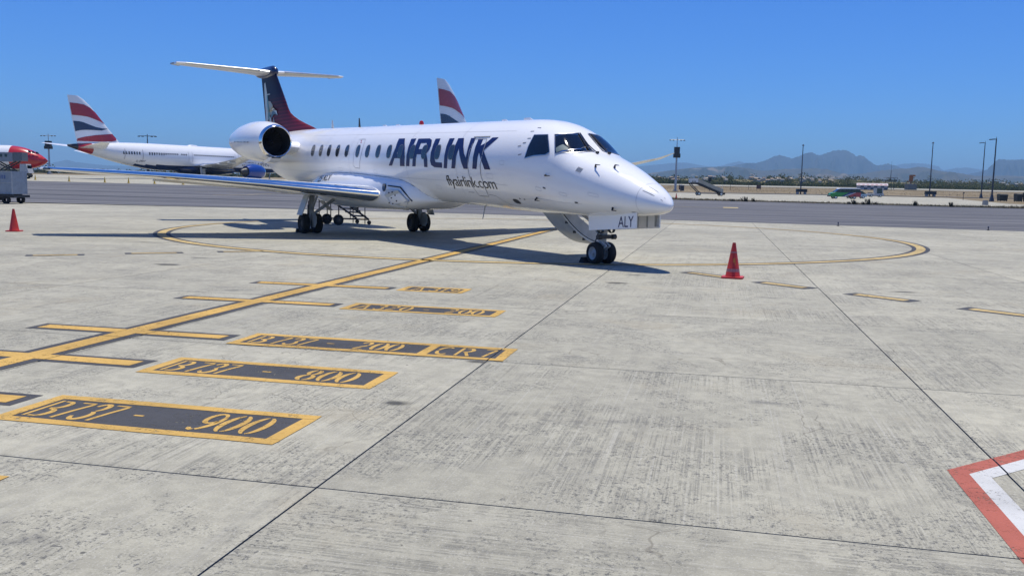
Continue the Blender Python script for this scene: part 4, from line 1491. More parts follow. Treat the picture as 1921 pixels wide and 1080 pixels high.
def main_gear(side):
    y = 2.05 * side
    g = MB()
    g.cyl(L(15.37, y, .30), L(15.25, y * .985, 1.45), .085, .10, 16)
    g.cyl(L(15.37, y, .42), L(15.33, y, .95), .115, .115, 16)
    g.cyl(L(15.37, y - .28, .31), L(15.37, y + .28, .31), .05, .05, 10)
    o = g.build('main_gear', GREYP, JET)
    for dy in (.225, -.225): wheel(L(15.37, y + dy, .335), .335, .25, o, DARKM)
    m = MB(); m.cyl(L(15.33, y - .05 * side, .62), L(15.2, y - .85 * side, 1.20), .05, .06, 10); m.build('side_brace', GREYP, o)
    m = MB(); m.tube([L(15.2, y, .8), L(14.7, y, 1.3)], .04, 8); m.build('drag_brace', GREYP, o)
    m = MB(); m.tube([L(15.5, y, .75), L(15.72, y, .55), L(15.5, y, .36)], .03, 6); m.build('torque_link', GREYP, o)
    m = MB(); m.tube([L(15.25, y + .1, 1.1), L(15.2, y + .13, .8), L(15.3, y + .1, .5)], .015, 6); m.tube([L(15.45, y - .1, 1.2), L(15.5, y - .13, .8), L(15.42, y - .1, .45)], .015, 6); m.build('hydraulic_hose', BLACKM, o)
    # outer leg door and wheel cover plate
    plate('leg_door', [L(14.92, y + .16 * side, 1.34), L(15.42, y + .16 * side, 1.34), L(15.46, y + .42 * side, .62), L(14.98, y + .42 * side, .62)], (0, -side, .2), .03, GREYL, o)
    a = [L(15.02 + .30 * math.cos(t), y + .02 * side, .47 + .27 * math.sin(t)) for t in [k * math.pi / 4 + .39 for k in range(8)]]
    plate('wheel_cover', a, (1, 0, 0), .03, GREYL, o)
    plate('inner_leg_door', [L(14.95, y - .30 * side, 1.10), L(15.35, y - .30 * side, 1.10), L(15.35, y - .62 * side, .78), L(14.95, y - .62 * side, .78)], (0, side, .2), .03, GREYP, o)
    return o


for s_ in (1, -1): main_gear(s_)


# ------------------------------------------------------------------ open stair door on the far side
def airstair():
    X0, X1 = 3.95, 4.72
    R_ = 1.14; n = 16
    # hinge at the lower port sill; the curved door skin swings down and out
    hy, hz = -.62, 1.12
    pts = []
    for i in range(n + 1):
        a = rad(200 + 72 * i / n)
        pts.append((R_ * math.cos(a), R_ * math.sin(a)))
    p0 = pts[0]
    base = [(-.18 + (p[0] - p0[0]) * 1.02 * 1.0, 1.10 + (p[1] - p0[1]) * 1.0) for p in pts]
    # rotate so the arc runs from the sill down and outwards to port
    out = []
    for i in range(n + 1):
        t = i / n
        yy = -.10 - 1.36 * t
        zz = 1.08 - .80 * (1 - (1 - t) ** 1.9)
        out.append((yy, zz))
    mb = MB()
    rings = []
    for yy, zz in out:
        rings.append([L(X0, yy, zz), L(X1, yy, zz), L(X1, yy - .03, zz + .06), L(X0, yy - .03, zz + .06)])
    mb.loft(rings)
    d = mb.build('stair_door', GREYL, JET, True, 50)
    # end plate closing the hollow of the door towards the nose
    k = MB()
    face = [(yy, zz + .03) for yy, zz in out] + [(-1.44, .46), (-.95, .80), (-.50, 1.10)]
    k.loft([[L(X0 + .012, a, b) for a, b in face], [L(X0 + .04, a, b) for a, b in face]]); k.build('door_end_plate', GREYP, d, False)
    k = MB(); k.tube([L(X0 + .006, a - .02, b + .05) for a, b in out], .014, 6); k.build('door_edge_seal', BLACKM, d)
    # straight stringers carrying the treads
    for X in (X0 + .05, X1 - .05):
        k = MB()
        k.loft([[L(X - .02, -.42, 1.10), L(X + .02, -.42, 1.10), L(X + .02, -.30, .95), L(X - .02, -.30, .95)], [L(X - .02, -1.56, .40), L(X + .02, -1.56, .40), L(X + .02, -1.44, .30), L(X - .02, -1.44, .30)]])
        k.build('stair_stringer', GREYP, d, False)
    for i in range(5):
        t = (i + .5) / 5
        k = MB(); k.box(L((X0 + X1) / 2, -.45 - 1.05 * t, 1.10 - .68 * t), (X1 - X0 - .12, .20, .03)); k.build('stair_tread', GREYL, d, False)
    k = MB(); k.tube([L(X0 - .02, -.62, 1.15), L(X0 - .02, -1.1, 1.50), L(X0 - .02, -1.6, .95)], .016, 8); k.build('handrail', CHROME, d)
    for yy, zz in ((-.3, .86), (-.55, .62), (-.85, .44), (-1.15, .33)):
        k = MB(); k.box(L(X0 + .03, yy, zz), (.05, .06, .06)); k.build('door_latch', BLACKM, d, False)
    k = MB(); k.box(L(3.7, -1.25, 1.02), (.05, .22, .22)); k.build('door_flag', REDP, d, False)
    return d


airstair()
# ------------------------------------------------------------------ cones
def cone(loc, rz, label, h=.70, band=True, mat=CONE, lean=0.0):
    r = empty('traffic_cone', loc, rz)
    tag(r, label, 'traffic cone', 'traffic cones')
    m = MB()
    m.loft([[(x * .21, y * .21, 0) for x, y in ((-1, -.8), (-.8, -1), (.8, -1), (1, -.8), (1, .8), (.8, 1), (-.8, 1), (-1, .8))],
            [(x * .205, y * .205, .035) for x, y in ((-1, -.8), (-.8, -1), (.8, -1), (1, -.8), (1, .8), (.8, 1), (-.8, 1), (-1, .8))]])
    m.build('base', mat, r, True)
    m = MB()
    prof = [(.035, .15), (.05, .142), (h * .97, .034), (h, .030), (h, .022), (h * .9, .022)]
    m.revolve(prof, (0, 0, 0), (0, 0, 1), 28); m.build('cone_body', mat, r, True, 50)
    if band:
        def rr(z): return .142 + (.034 - .142) * (z - .05) / (h * .97 - .05) + .002
        for z0, z1 in ((.13, .19), (.50, .525)):
            m = MB(); m.revolve([(z0, rr(z0)), (z1, rr(z1))], (0, 0, 0), (0, 0, 1), 28); m.build('reflective_band', CONEB, r)
        m = MB(); m.add([(.005, -rr(.30) * 1.01, .26), (.055, -rr(.30) * .92, .26), (.048, -rr(.38) * .92, .40), (.005, -rr(.38) * 1.01, .40)], [(0, 1, 2, 3)]); m.build('worn_sticker', plain('orange_sticker', (.50, .14, .02), .5), r, False)
    return r


cone((4.36, 17.42, 0), rad(-20), 'red traffic cone standing near the jet nose on the right')
cone((-15.77, 27.97, 0), rad(10), 'red traffic cone far left beyond the wing tip shadow', .71, False)
cone((24.2, 132.5, zg(24.2, 132.5)), 0, 'tiny far red cone on the pale pad behind the nose', .75, False)


# ------------------------------------------------------------------ wheeled access steps under the wing
def access_steps():
    r = empty('access_steps', (-7.12, 36.1, 0), math.atan2(1.0, 1.15))
    tag(r, 'black wheeled access steps standing behind the near main gear', 'steps')
    for y in (.0, .95):
        w = MB(); w.revolve([(-.06, .12), (-.07, .17), (-.05, .215), (.05, .215), (.07, .17), (.06, .12)], (0, y, .215), (0, 1, 0), 24); t = w.build('wheel', RUBBER, r)
        w = MB(); w.revolve([(-.055, .01), (-.05, .12)], (0, y, .215), (0, 1, 0), 16); w.build('rim', DARKM, t)
        for s_ in (0,):
            m = MB(); m.tube([(0.02, y, .215), (.02, y, 1.02)], .022, 8); m.tube([(-.02, y, .26), (1.45, y, .20)], .022, 8); m.tube([(1.25, y, .03), (1.25, y, .85)], .02, 8)
            m.tube([(.10, y, 1.05), (1.42, y, .22)], .04, 8); m.tube([(.55, y, .22), (.55, y, .78)], .016, 6); m.tube([(-.35, y, .24), (-.35, y, 1.05)], .022, 8); m.build('side_frame', BLACKM, r)
        m = MB(); m.cyl((1.45, y - .03, .085), (1.45, y + .03, .085), .085, .085, 16); m.build('castor', RUBBER, r)
    for i in range(5):
        t = i / 4.5
        m = MB(); m.box((.22 + 1.12 * t, .475, .97 - .70 * t), (.22, .92, .05)); m.build('tread', BLACKM, r, False)
    m = MB(); m.box((-.15, .475, 1.04), (.50, .95, .05)); m.box((-.1, .2, .95), (.3, .3, .14)); m.build('platform', BLACKM, r, False)
    m = MB(); m.tube([(0, 0, .215), (0, .95, .215)], .02, 8); m.tube([(1.45, 0, .2), (1.45, .95, .2)], .02, 8); m.build('cross_tube', BLACKM, r)


access_steps()


# ------------------------------------------------------------------ baggage container on its dolly, left edge
def dolly():
    ang = rad(-3)
    r = empty('container_dolly', (-31.2, 56.2, .0), ang)
    tag(r, 'flat black steel dolly carrying the grey container at the left edge', 'trailer')
    m = MB(); m.box((-2.35, 0, .47), (4.9, 1.7, .16)); m.box((-2.35, -.86, .52), (4.9, .08, .14)); m.build('deck', BLACKM, r, False)
    for x in (-.45, -4.2):
        for y in (-.75, .75):
            w = MB(); w.revolve([(-.10, .10), (-.11, .20), (-.08, .25), (.08, .25), (.11, .20), (.10, .10)], (x, y, .25), (0, 1, 0), 20); w.build('wheel', RUBBER, r)
    m = MB(); m.box((-1.3, 0, .32), (.5, .3, .25)); m.build('turntable', BLACKM, r, False)
    for i in range(5):
        m = MB(); m.cyl((-.4 - i * .9, -.8, .57), (-.4 - i * .9, .8, .57), .04, .04, 8); m.build('roller', DARKM, r)
    c = empty('baggage_container', (-31.2, 56.2, .61), ang)
    tag(c, 'scuffed pale grey cargo container with blue print at the left edge', 'container')
    m = MB()
    m.loft([[(0, -.78, 0), (0, .78, 0), (0, .78, 1.42), (0, -.78, 1.42)], [(-4.6, -.78, 0), (-4.6, .78, 0), (-4.6, .78, 1.42), (-4.6, -.78, 1.42)]]); m.build('shell', ULDM, c, False)
    for z in (.03, .72, 1.40):
        m = MB(); m.box((-2.3, -.79, z), (4.62, .03, .05)); m.build('edge_rail', GREYP, c, False)
    for x in (-.02, -2.3, -4.58):
        m = MB(); m.box((x, -.795, .71), (.06, .035, 1.44)); m.build('corner_post', GREYP, c, False)
    BLUEF = plain('faded_blue_print', (.10, .14, .26), .6, var=.3, scale=20)
    # blurred print: a row of worn block marks and a small shield
    x = -2.05
    for k, w_ in enumerate((.08, .16, .15, .14, .05, .14, .13, .10, .06, .14, .13, .14)):
        m = MB(); h = .24 if k not in (4, 8) else .12
        m.box((x + w_ / 2, -.782, 1.06 + (.24 - h) / 2), (w_ * .8, .008, h)); m.build('printed_mark', BLUEF, c, False); x += w_ + .02
    m = MB(); m.loft([[(-1.22 + a, -.787, .90 + b) for a, b in ((-.10, .10), (.10, .10), (.10, -.05), (0, -.16), (-.10, -.05))], [(-1.22 + a, -.778, .90 + b) for a, b in ((-.10, .10), (.10, .10), (.10, -.05), (0, -.16), (-.10, -.05))]]); m.build('printed_shield', BLUEF, c, False)


dolly()


# ------------------------------------------------------------------ wide-body airliners
def airliner(name, fin_xy, heading, label, zb, title=True):
    """two-engined airliner; local X aft from nose, Y starboard"""
    LEN = 62.0; FX = 60.9
    F = Vector((math.cos(heading), math.sin(heading)))
    nose = Vector(fin_xy) + F * FX * .94
    r = empty(name, (nose.x, nose.y, zb), heading)
    r.scale = (.94, .94, .94)
    tag(r, label, 'aircraft', 'parked airliners with red white and blue fins')
    Lq = lambda X, Y, Z: (-X, -Y, Z)
    RD = 2.95; ZC = 5.35
    def sec(X):
        if X < 9:
            t = X / 9; w = RD * (1 - (1 - t) ** 2.1) ** .62
            top = 4.6 + (ZC + RD - 4.6) * (1 - (1 - t) ** 2.3) ** .8; bot = 4.6 - (4.6 - (ZC - RD)) * (1 - (1 - min(1, t * 1.2)) ** 2) ** .6
        elif X < 40: w = RD; top = ZC + RD; bot = ZC - RD
        else:
            t = (X - 40) / 22
            w = RD * (1 - t ** 1.9 * .95); top = ZC + RD - 1.1 * t ** 2.2; bot = ZC - RD + (4.35) * t ** 1.55
        return w, top, bot
    xs = [.02, .15, .4, .8, 1.4, 2.2, 3.2, 4.5, 6, 7.5, 9, 14, 20, 26, 32, 38, 40, 42.5, 45, 47.5, 50, 52, 54, 55.5, 57, 58.5, 60, 61, 61.8, 62.0]
    n = 44
    m = MB(); rings = []
    for X in xs:
        w, t, b = sec(X); zc = (t + b) / 2; h = (t - b) / 2
        rings.append([Lq(X, w * math.cos(2 * math.pi * (i + .5) / n), zc + h * math.sin(2 * math.pi * (i + .5) / n)) for i in range(n)])
    m.loft(rings)
    # paint scheme by panel
    for k, f in enumerate(m.f):
        cx = -sum(m.v[i][0] for i in f) / len(f); cz = sum(m.v[i][2] for i in f) / len(f)
        if cx > 60.2: m.m[k] = 3
        elif cx > 56.6: m.m[k] = 2
        elif cz < 3.55: m.m[k] = 1
    fu = m.build('fuselage', [PAINT2, NAVYDEC, REDF, DARKM], r, True, 60)
    # cabin windows, both sides
    for side in (1, -1):
        m = MB(); x = 8.5
        while x < 51:
            if not any(abs(x - d) < .8 for d in (10.5, 19.5, 33.5, 45.6)) and not (36.2 < x < 37.0):
                w, t, b = sec(x); zc = (t + b) / 2; h = (t - b) / 2; z = 5.95
                q = math.sqrt(max(0, 1 - ((z - zc) / h) ** 2)) * w
                m.loft([[Lq(x - .17, side * (q + .03), z - .30), Lq(x + .17, side * (q + .03), z - .30), Lq(x + .17, side * (q - .03), z + .30), Lq(x - .17, side * (q - .03), z + .30)],
                        [Lq(x - .17, side * (q - .2), z - .30), Lq(x + .17, side * (q - .2), z - .30), Lq(x + .17, side * (q - .25), z + .30), Lq(x - .17, side * (q - .25), z + .30)]])
            x += .61
        o = m.build('cabin_windows', BLACKP, r, False); o['kind'] = 'stuff'
        for xd in (10.5, 19.5, 33.5, 45.6, 49.8):
            w, t, b = sec(xd); m = MB(); zc = (t + b) / 2; h = (t - b) / 2
            for dx in (-.55, .55):
                v = []
                for z in [4.55 + .25 * k for k in range(10)]:
                    q = math.sqrt(max(0, 1 - ((z - zc) / h) ** 2)) * w + .02
                    v += [Lq(xd + dx - .04, side * q, z), Lq(xd + dx + .04, side * q, z)]
                m.add(v, [(2 * i, 2 * i + 1, 2 * i + 3, 2 * i + 2) for i in range(9)])
            m.build('cabin_door_gap', SEAM, r, False)
    # fin with curved flag bands
    hF = lambda h: (60.0 + 1.7 * h, 49.8 + 8.6 * h)      # trailing, leading edge by height share
    zF = lambda h: 7.9 + 9.2 * h
    def thick(h, b):
        te, le = hF(h); ch = te - le
        k = 1 - b
        return max(0.0, 5 * .09 * ch * (.2969 * math.sqrt(max(k, 0)) - .126 * k - .3516 * k * k + .2843 * k ** 3 - .1036 * k ** 4))
    rings = []
    FF = foil(12)
    for h in (-.06, 0, .2, .4, .6, .8, .93, 1.0):
        te, le = hF(h); le2 = le + (1.0 if h == 1.0 else (.35 if h > .9 else 0))
        rings.append([Lq(le2 + (te - le2) * x, math.copysign(thick(h, 1 - x) , y) if abs(y) > 1e-6 else 0, zF(h)) for x, y in FF])
    m = MB(); m.loft(rings); fin = m.build('fin', PAINT2, r, True, 45)
    def px(x, y):
        h = (845 - y) / 745.0; xt = 600 - 235 * h; xl = 1050 - 555 * h
        b = min(.995, max(0.0, (x - xt) / (xl - xt)))
        return b, h
    bands = [(REDF, [(411, 222), (470, 224), (540, 236), (610, 280), (682, 352), (745, 440), (812, 530), (760, 498), (700, 468), (650, 445), (610, 430), (540, 422), (472, 420), (440, 320)], 'red_band'),
             (NAVYDEC, [(503, 516), (560, 518), (600, 530), (660, 560), (730, 594), (800, 608), (862, 608), (800, 645), (700, 647), (640, 652), (600, 660), (556, 684), (530, 600)], 'blue_band'),
             (REDF, [(600, 842), (600, 800), (660, 766), (750, 732), (830, 712), (925, 690), (1000, 760), (990, 800), (940, 822), (800, 836)], 'red_band')]
    for mt, pl, nm in bands:
        q = [px(*p) for p in pl]
        vs, fs = flat_poly([q])
        for side in (1, -1):
            def mp(b, h, s=side):
                te, le = hF(h)
                return Lq(te + (le - te) * b, s * (thick(h, b) + .05), zF(h))
            sheet(nm, vs, fs, mp, mt, fin, [('x', .1 * k) for k in range(1, 10)] + [('y', .05 * k) for k in range(1, 20)], False)
    # tailplanes
    for side in (1, -1):
        rr = []
        for Y, x0, c, z in ((.6, 53.6, 6.2, 6.6), (9.6, 59.3, 2.0, 7.55), (9.9, 60.0, 1.3, 7.6)):
            rr.append([Lq(x0 + x * c, side * Y, z + y * c) for x, y in foil(10, .09)])
        m = MB(); m.loft(rr); m.build('tailplane', PAINT2, r, True, 45)
        rr = []
        for Y, x0, c, z in ((2.2, 20.0, 12.2, 3.6), (9.5, 25.4, 7.2, 4.15), (20, 31.9, 4.2, 5.15), (27, 36.6, 2.3, 6.2), (30, 39.6, .7, 6.95)):
            rr.append([Lq(x0 + x * c, side * Y, z + y * c) for x, y in foil(12, .11)])
        m = MB(); m.loft(rr); wg = m.build('wing', PAINT2, r, True, 45)
        for Y, x0, l in ((6, 29.5, 4.2), (12, 30.8, 3.4), (17, 33, 2.8)):
            m = MB(); m.revolve([(0, .02), (.2 * l, .28), (.6 * l, .34), (l, .03)], Lq(x0, side * Y, 3.35 + Y * .06), (-1, 0, 0), 12); m.build('flap_track_fairing', GREYL, wg)
        m = MB(); c = Lq(18.2, side * 9.7, 2.55)
        m.revolve([(.25, 1.46), (.8, 1.68), (2, 1.82), (3.4, 1.80), (4.6, 1.55), (5.2, 1.36), (5.2, 1.15)], c, (-1, 0, 0), 40); e = m.build('engine_nacelle', BLUEE, r, True, 45)
        m = MB(); m.revolve([(.26, 1.47), (.05, 1.40), (0, 1.34), (.06, 1.28), (.3, 1.26)], c, (-1, 0, 0), 40); m.build('inlet_lip', CHROME, e)
        m = MB(); m.revolve([(.3, 1.26), (1.2, 1.25), (1.2, .02)], c, (-1, 0, 0), 32); m.build('inlet_duct', INLET, e)
        m = MB(); m.revolve([(4.6, 1.1), (6.2, .75), (6.9, .3)], c, (-1, 0, 0), 24); m.build('exhaust_cone', DARKM, e)
        m = MB(); m.loft([[Lq(19.6, side * 9.62, 4.1), Lq(25.5, side * 9.62, 4.3), Lq(25.5, side * 9.78, 4.3), Lq(19.6, side * 9.78, 4.1)], [Lq(20.4, side * 9.55, 4.6), Lq(27, side * 9.55, 4.6), Lq(27, side * 9.85, 4.6), Lq(20.4, side * 9.85, 4.6)]]); m.build('engine_pylon', PAINT2, e)
        for dx in (-.75, .75):
            for dy in (-.45, .45):
                m = MB(); m.revolve([(-.22, .3), (-.24, .55), (-.14, .66), (.14, .66), (.24, .55), (.22, .3)], Lq(32.2 + dx, side * 4.9 + dy, .66), (0, 1, 0), 20); m.build('wheel', RUBBER, r)
        m = MB(); m.cyl(Lq(32.2, side * 4.9, .66), Lq(32.0, side * 4.5, 3.4), .22, .26, 10); m.build('main_gear_leg', GREYP, r)
        m = MB(); m.box(Lq(31.0, side * 4.0, 2.2), (1.3, .08, 1.7)); m.build('gear_door', GREYL, r, False)
    for dy in (-.3, .3):
        m = MB(); m.revolve([(-.15, .3), (-.16, .42), (-.1, .5), (.1, .5), (.16, .42), (.15, .3)], Lq(6.0, dy, .5), (0, 1, 0), 20); m.build('nose_wheel', RUBBER, r)
    m = MB(); m.cyl(Lq(6.0, 0, .5), Lq(5.8, 0, 2.8), .13, .16, 10); m.build('nose_gear_leg', GREYP, r)
    # wing-body bulge and dome on the roof
    m = MB(); rr = []
    for X, w, z, h in ((18, .3, 2.9, .3), (20, 2.6, 2.9, 1.0), (24, 3.25, 2.9, 1.25), (31, 3.25, 2.9, 1.25), (34.5, 2.4, 2.9, .9), (36.5, .3, 2.9, .3)):
        rr.append([Lq(X, w * math.cos(2 * math.pi * i / 24), z + h * math.sin(2 * math.pi * i / 24)) for i in range(24)])
    m.loft(rr); m.build('belly_fairing', NAVYDEC, r, True, 60)
    m = MB(); rr = []
    for X, w, h in ((29.0, .1, .05), (29.6, .7, .3), (31.2, .75, .34), (32.2, .1, .05)):
        rr.append([Lq(X, w * math.cos(2 * math.pi * i / 16), ZC + RD - .08 + h * math.sin(2 * math.pi * i / 16)) for i in range(16)])
    m.loft(rr); m.build('roof_antenna_dome', PAINT2, r, True, 60)
    for side in (1, -1):
        m = MB()
        for k in range(3):
            m.add([Lq(1.9 + k * .8, side * (1.15 + .32 * k), 6.25 + .05 * k), Lq(2.6 + k * .8, side * (1.45 + .32 * k), 6.30 + .05 * k), Lq(2.7 + k * .8, side * (1.35 + .28 * k), 6.95 + .05 * k), Lq(2.2 + k * .8, side * (1.1 + .28 * k), 6.8 + .08 * k)], [(0, 1, 2, 3)])
        m.build('cockpit_windows', GLASS, r, False)
    if title:
        for body, x1, x0, z0, hh in (('BRITISH AIRWAYS', 17.9, 7.4, 4.05, 1.35), ('G-ZBKF', 47.6, 45.4 - .0, 4.1, .55)):
            vs, fs = text_flat(body, 1.0); mx = max(p[0] for p in vs)
            def mp(x, y, x1=x1, x0=x0, z0=z0, hh=hh, mx=mx):
                X = x1 - x / mx * (x1 - x0); z = z0 + y * hh
                w, t, b = sec(X); zc = (t + b) / 2; h = (t - b) / 2
                return Lq(X, math.sqrt(max(0, 1 - ((z - zc) / h) ** 2)) * w + .03, z)
            sheet('title_lettering', vs, fs, mp, NAVY, r, [('y', .2 * k) for k in range(1, 5)])
    return r


airliner('parked_airliner', (-85.0, 172.0), rad(60.5), 'white airliner with whole flag-striped fin and blue engines at the left', 1.22)
airliner('parked_airliner', (-10.7, 126.5), rad(63.0), 'airliner mostly hidden behind the regional jet, only flag-striped fin and wing tip showing', .35, False)


# ------------------------------------------------------------------ red-nosed airliner at the left edge
def red_nose():
    hd = rad(4)
    z0 = zg(-95, 178)
    r = empty('red_nosed_airliner', (-92.5, 177.0, z0 + .0), hd)
    tag(r, 'white airliner with red nose cut by the left picture edge', 'aircraft')
    Lq = lambda X, Y, Z: (-X, -Y, Z)
    R_ = 2.35; ZC = 3.85
    def sec(X):
        t = min(1, X / 7.5)
        w = R_ * (1 - (1 - t) ** 2.0) ** .62
        top = 3.3 + (ZC + R_ - 3.3) * (1 - (1 - t) ** 2.1) ** .85
        bot = 3.3 - (3.3 - (ZC - R_)) * (1 - (1 - min(1, t * 1.3)) ** 2) ** .6
        return w, top, bot
    xs = [.02, .12, .35, .7, 1.2, 1.8, 2.6, 3.5, 4.5, 5.5, 6.5, 7.5, 12, 18, 24, 30]
    m = MB(); rings = []
    for X in xs:
        w, t, b = sec(X)
        rings.append([Lq(X, w * math.cos(2 * math.pi * i / 36), (t + b) / 2 + (t - b) / 2 * math.sin(2 * math.pi * i / 36)) for i in range(36)])
    m.loft(rings)
    for k, f in enumerate(m.f):
        cx = -sum(m.v[i][0] for i in f) / len(f); cz = sum(m.v[i][2] for i in f) / len(f)
        if cx < 6.5: m.m[k] = 1
    m.build('fuselage', [PAINT2, REDP], r, True, 60)
    m = MB()
    for k in range(3):
        w, t, b = sec(1.3 + k * .6)
        m.add([Lq(1.2 + k * .6, .85 + .28 * k, 4.55 + .1 * k), Lq(1.75 + k * .6, 1.15 + .28 * k, 4.6 + .1 * k), Lq(1.85 + k * .6, 1.0 + .25 * k, 5.05 + .12 * k), Lq(1.5 + k * .6, .8 + .25 * k, 4.95 + .12 * k)], [(0, 1, 2, 3)])
    m.build('cockpit_windows', GLASS, r, False)
    m = MB(); c = Lq(7.6, 5.6, 2.4)
    m.revolve([(.1, .95), (.6, 1.15), (1.6, 1.25), (3.0, 1.15), (4.0, .9), (4.0, .7)], c, (-1, 0, 0), 32); e = m.build('engine_nacelle', PAINT2, r)
    m = MB(); m.revolve([(.1, .95), (0, .88), (.1, .8), (.6, .78), (.6, .02)], c, (-1, 0, 0), 28); m.build('inlet_duct', INLET, e)
    m = MB(); rr = []
    for Y, x0, cc, z in ((2.0, 9.5, 6.5, 3.0), (6, 12.0, 4.4, 3.5), (16, 17.5, 1.7, 4.8)):
        rr.append([Lq(x0 + x * cc, Y, z + y * cc) for x, y in foil(10, .11)])
    m.loft(rr); m.build('wing', PAINT2, r)
    m = MB(); m.loft([[Lq(3.2, 2.3, 4.05), Lq(6.0, 2.5, 4.15), Lq(6.0, 2.5, 3.95), Lq(3.2, 2.3, 3.98)], [Lq(3.6, 2.6, 4.05), Lq(6.0, 2.8, 4.15), Lq(6.0, 2.8, 4.0), Lq(3.6, 2.6, 4.0)]]); m.build('door_sill_plate', PAINT2, r)
    for dy in (-.25, .25):
        m = MB(); m.revolve([(-.1, .2), (-.12, .35), (.12, .35), (.1, .2)], Lq(3.5, dy, .35), (0, 1, 0), 16); m.build('nose_wheel', RUBBER, r)
    m = MB(); m.cyl(Lq(3.5, 0, .35), Lq(3.4, 0, 1.8), .1, .12, 8); m.build('nose_gear_leg', GREYP, r)


red_nose()


# ------------------------------------------------------------------ raised loader truck before it
def loader():
    y = 158.0; x = -86.6
    z = zg(x, y)
    r = empty('high_loader', (x, y, z), rad(4))
    tag(r, 'grey raised loader truck in front of the red-nosed airliner', 'truck')
    m = MB(); m.box((-2.5, 0, .75), (6.2, 2.2, .45)); m.build('chassis', BLACKM, r, False)
    for a in (-4.6, -2.6, -.1):
        for b in (-1, 1):
            w = MB(); w.revolve([(-.15, .2), (-.17, .42), (-.1, .5), (.1, .5), (.17, .42), (.15, .2)], (a, b, .5), (0, 1, 0), 18); w.build('wheel', RUBBER, r)
    m = MB(); m.box((-3.4, 0, 3.75), (3.6, 2.3, 1.6)); m.build('cargo_box', plain('loader_grey_paint', (.22, .24, .27), .5, var=.15), r, False)
    for k in range(3):
        m = MB(); m.box((-4.4 + k * .85, -1.17, 4.0), (.42, .06, .5)); m.build('side_window', GLASS, r, False)
    m = MB(); m.box((-.75, 0, 3.85), (1.5, 2.2, 1.5)); m.build('bridge_guard', plain('loader_dark_grey', (.12, .13, .145), .6, var=.2), r, False)
    for b in (-.8, .8):
        m = MB(); m.cyl((-4.8, b, 1.0), (-1.2, b, 3.0), .12, .12, 8); m.cyl((-1.2, b, 1.0), (-4.8, b, 3.0), .12, .12, 8); m.build('scissor_arm', DARKM, r)
    m = MB(); m.loft([[(-.6, -1, 1.0), (1.0, -1, 1.0), (1.0, 1, 1.0), (-.6, 1, 1.0)], [(-.5, -.95, 2.6), (.5, -.95, 2.6), (.5, .95, 2.6), (-.5, .95, 2.6)]]); m.build('cab', GREYP, r, False)
    m = MB(); m.box((.72, -.0, 2.0), (.06, 1.6, .7)); m.build('windscreen', GLASS, r, False)


loader()


# small yellow markers along the far stand edge
for (x, y) in ((-79.3, 147.5), (-69.7, 139.5), (-62.5, 136), (-58, 134), (-53.5, 132.5), (-48.5, 130.5)):
    k = cone((x, y, zg(x, y)), 0, 'small yellow marker cone along the far edge of the taxiway', .85, False, YELP)
    k.name = 'marker_cone'; tag(k, None, None, 'yellow marker cones along the far taxiway edge')


# ------------------------------------------------------------------ masts and lamp posts
def mast(x, y, h, label, box=True, mat=GALV, k=1.0, arms=2.0):
    z = zg(x, y)
    r = empty('flood_mast', (x, y, z))
    tag(r, label, 'mast', 'tall flood light masts')
    m = MB(); m.cyl((0, 0, 0), (0, 0, h * .66), .34 * k, .24 * k, 14); m.cyl((0, 0, h * .66), (0, 0, h), .16 * k, .08 * k, 12); m.build('pole', mat, r)
    m = MB(); m.tube([(-arms, 0, h * .955), (arms, 0, h * .955)], .07 * k, 6); m.tube([(0, -arms * .6, h * .955), (0, arms * .6, h * .955)], .07 * k, 6); m.build('cross_arm', mat, r)
    for a in (-1, -.55, .55, 1):
        m = MB(); m.box((a * arms, -.05, h * .945), (.45 * k, .4 * k, .22 * k)); m.build('flood_lamp', DARKM, r, False)
    if box:
        m = MB(); m.box((0, -.1, h * .755), (1.5, 1.2, h * .13)); m.build('upper_cabinet', BLACKM, r, False)
        m = MB(); m.box((0, -.15, h * .66), (1.85, 1.4, h * .075)); m.build('lower_cabinet', BLACKM, r, False)
        m = MB(); m.cyl((0, 0, 0), (0, 0, .35), .8, .7, 14); m.build('plinth', CBLOCK, r)
    return r


mast(46.6, 257, 15.3, 'tall grey flood mast with black cabinets just right of the nose')
mast(-135.5, 260, 11.6, 'far flood mast with dark cabinets left of the striped fin', True, GALV, .9, 2.0)
mast(-106.7, 260, 12.0, 'flood mast head showing above the left airliner roof', False, POLE, 1.2, 2.4)


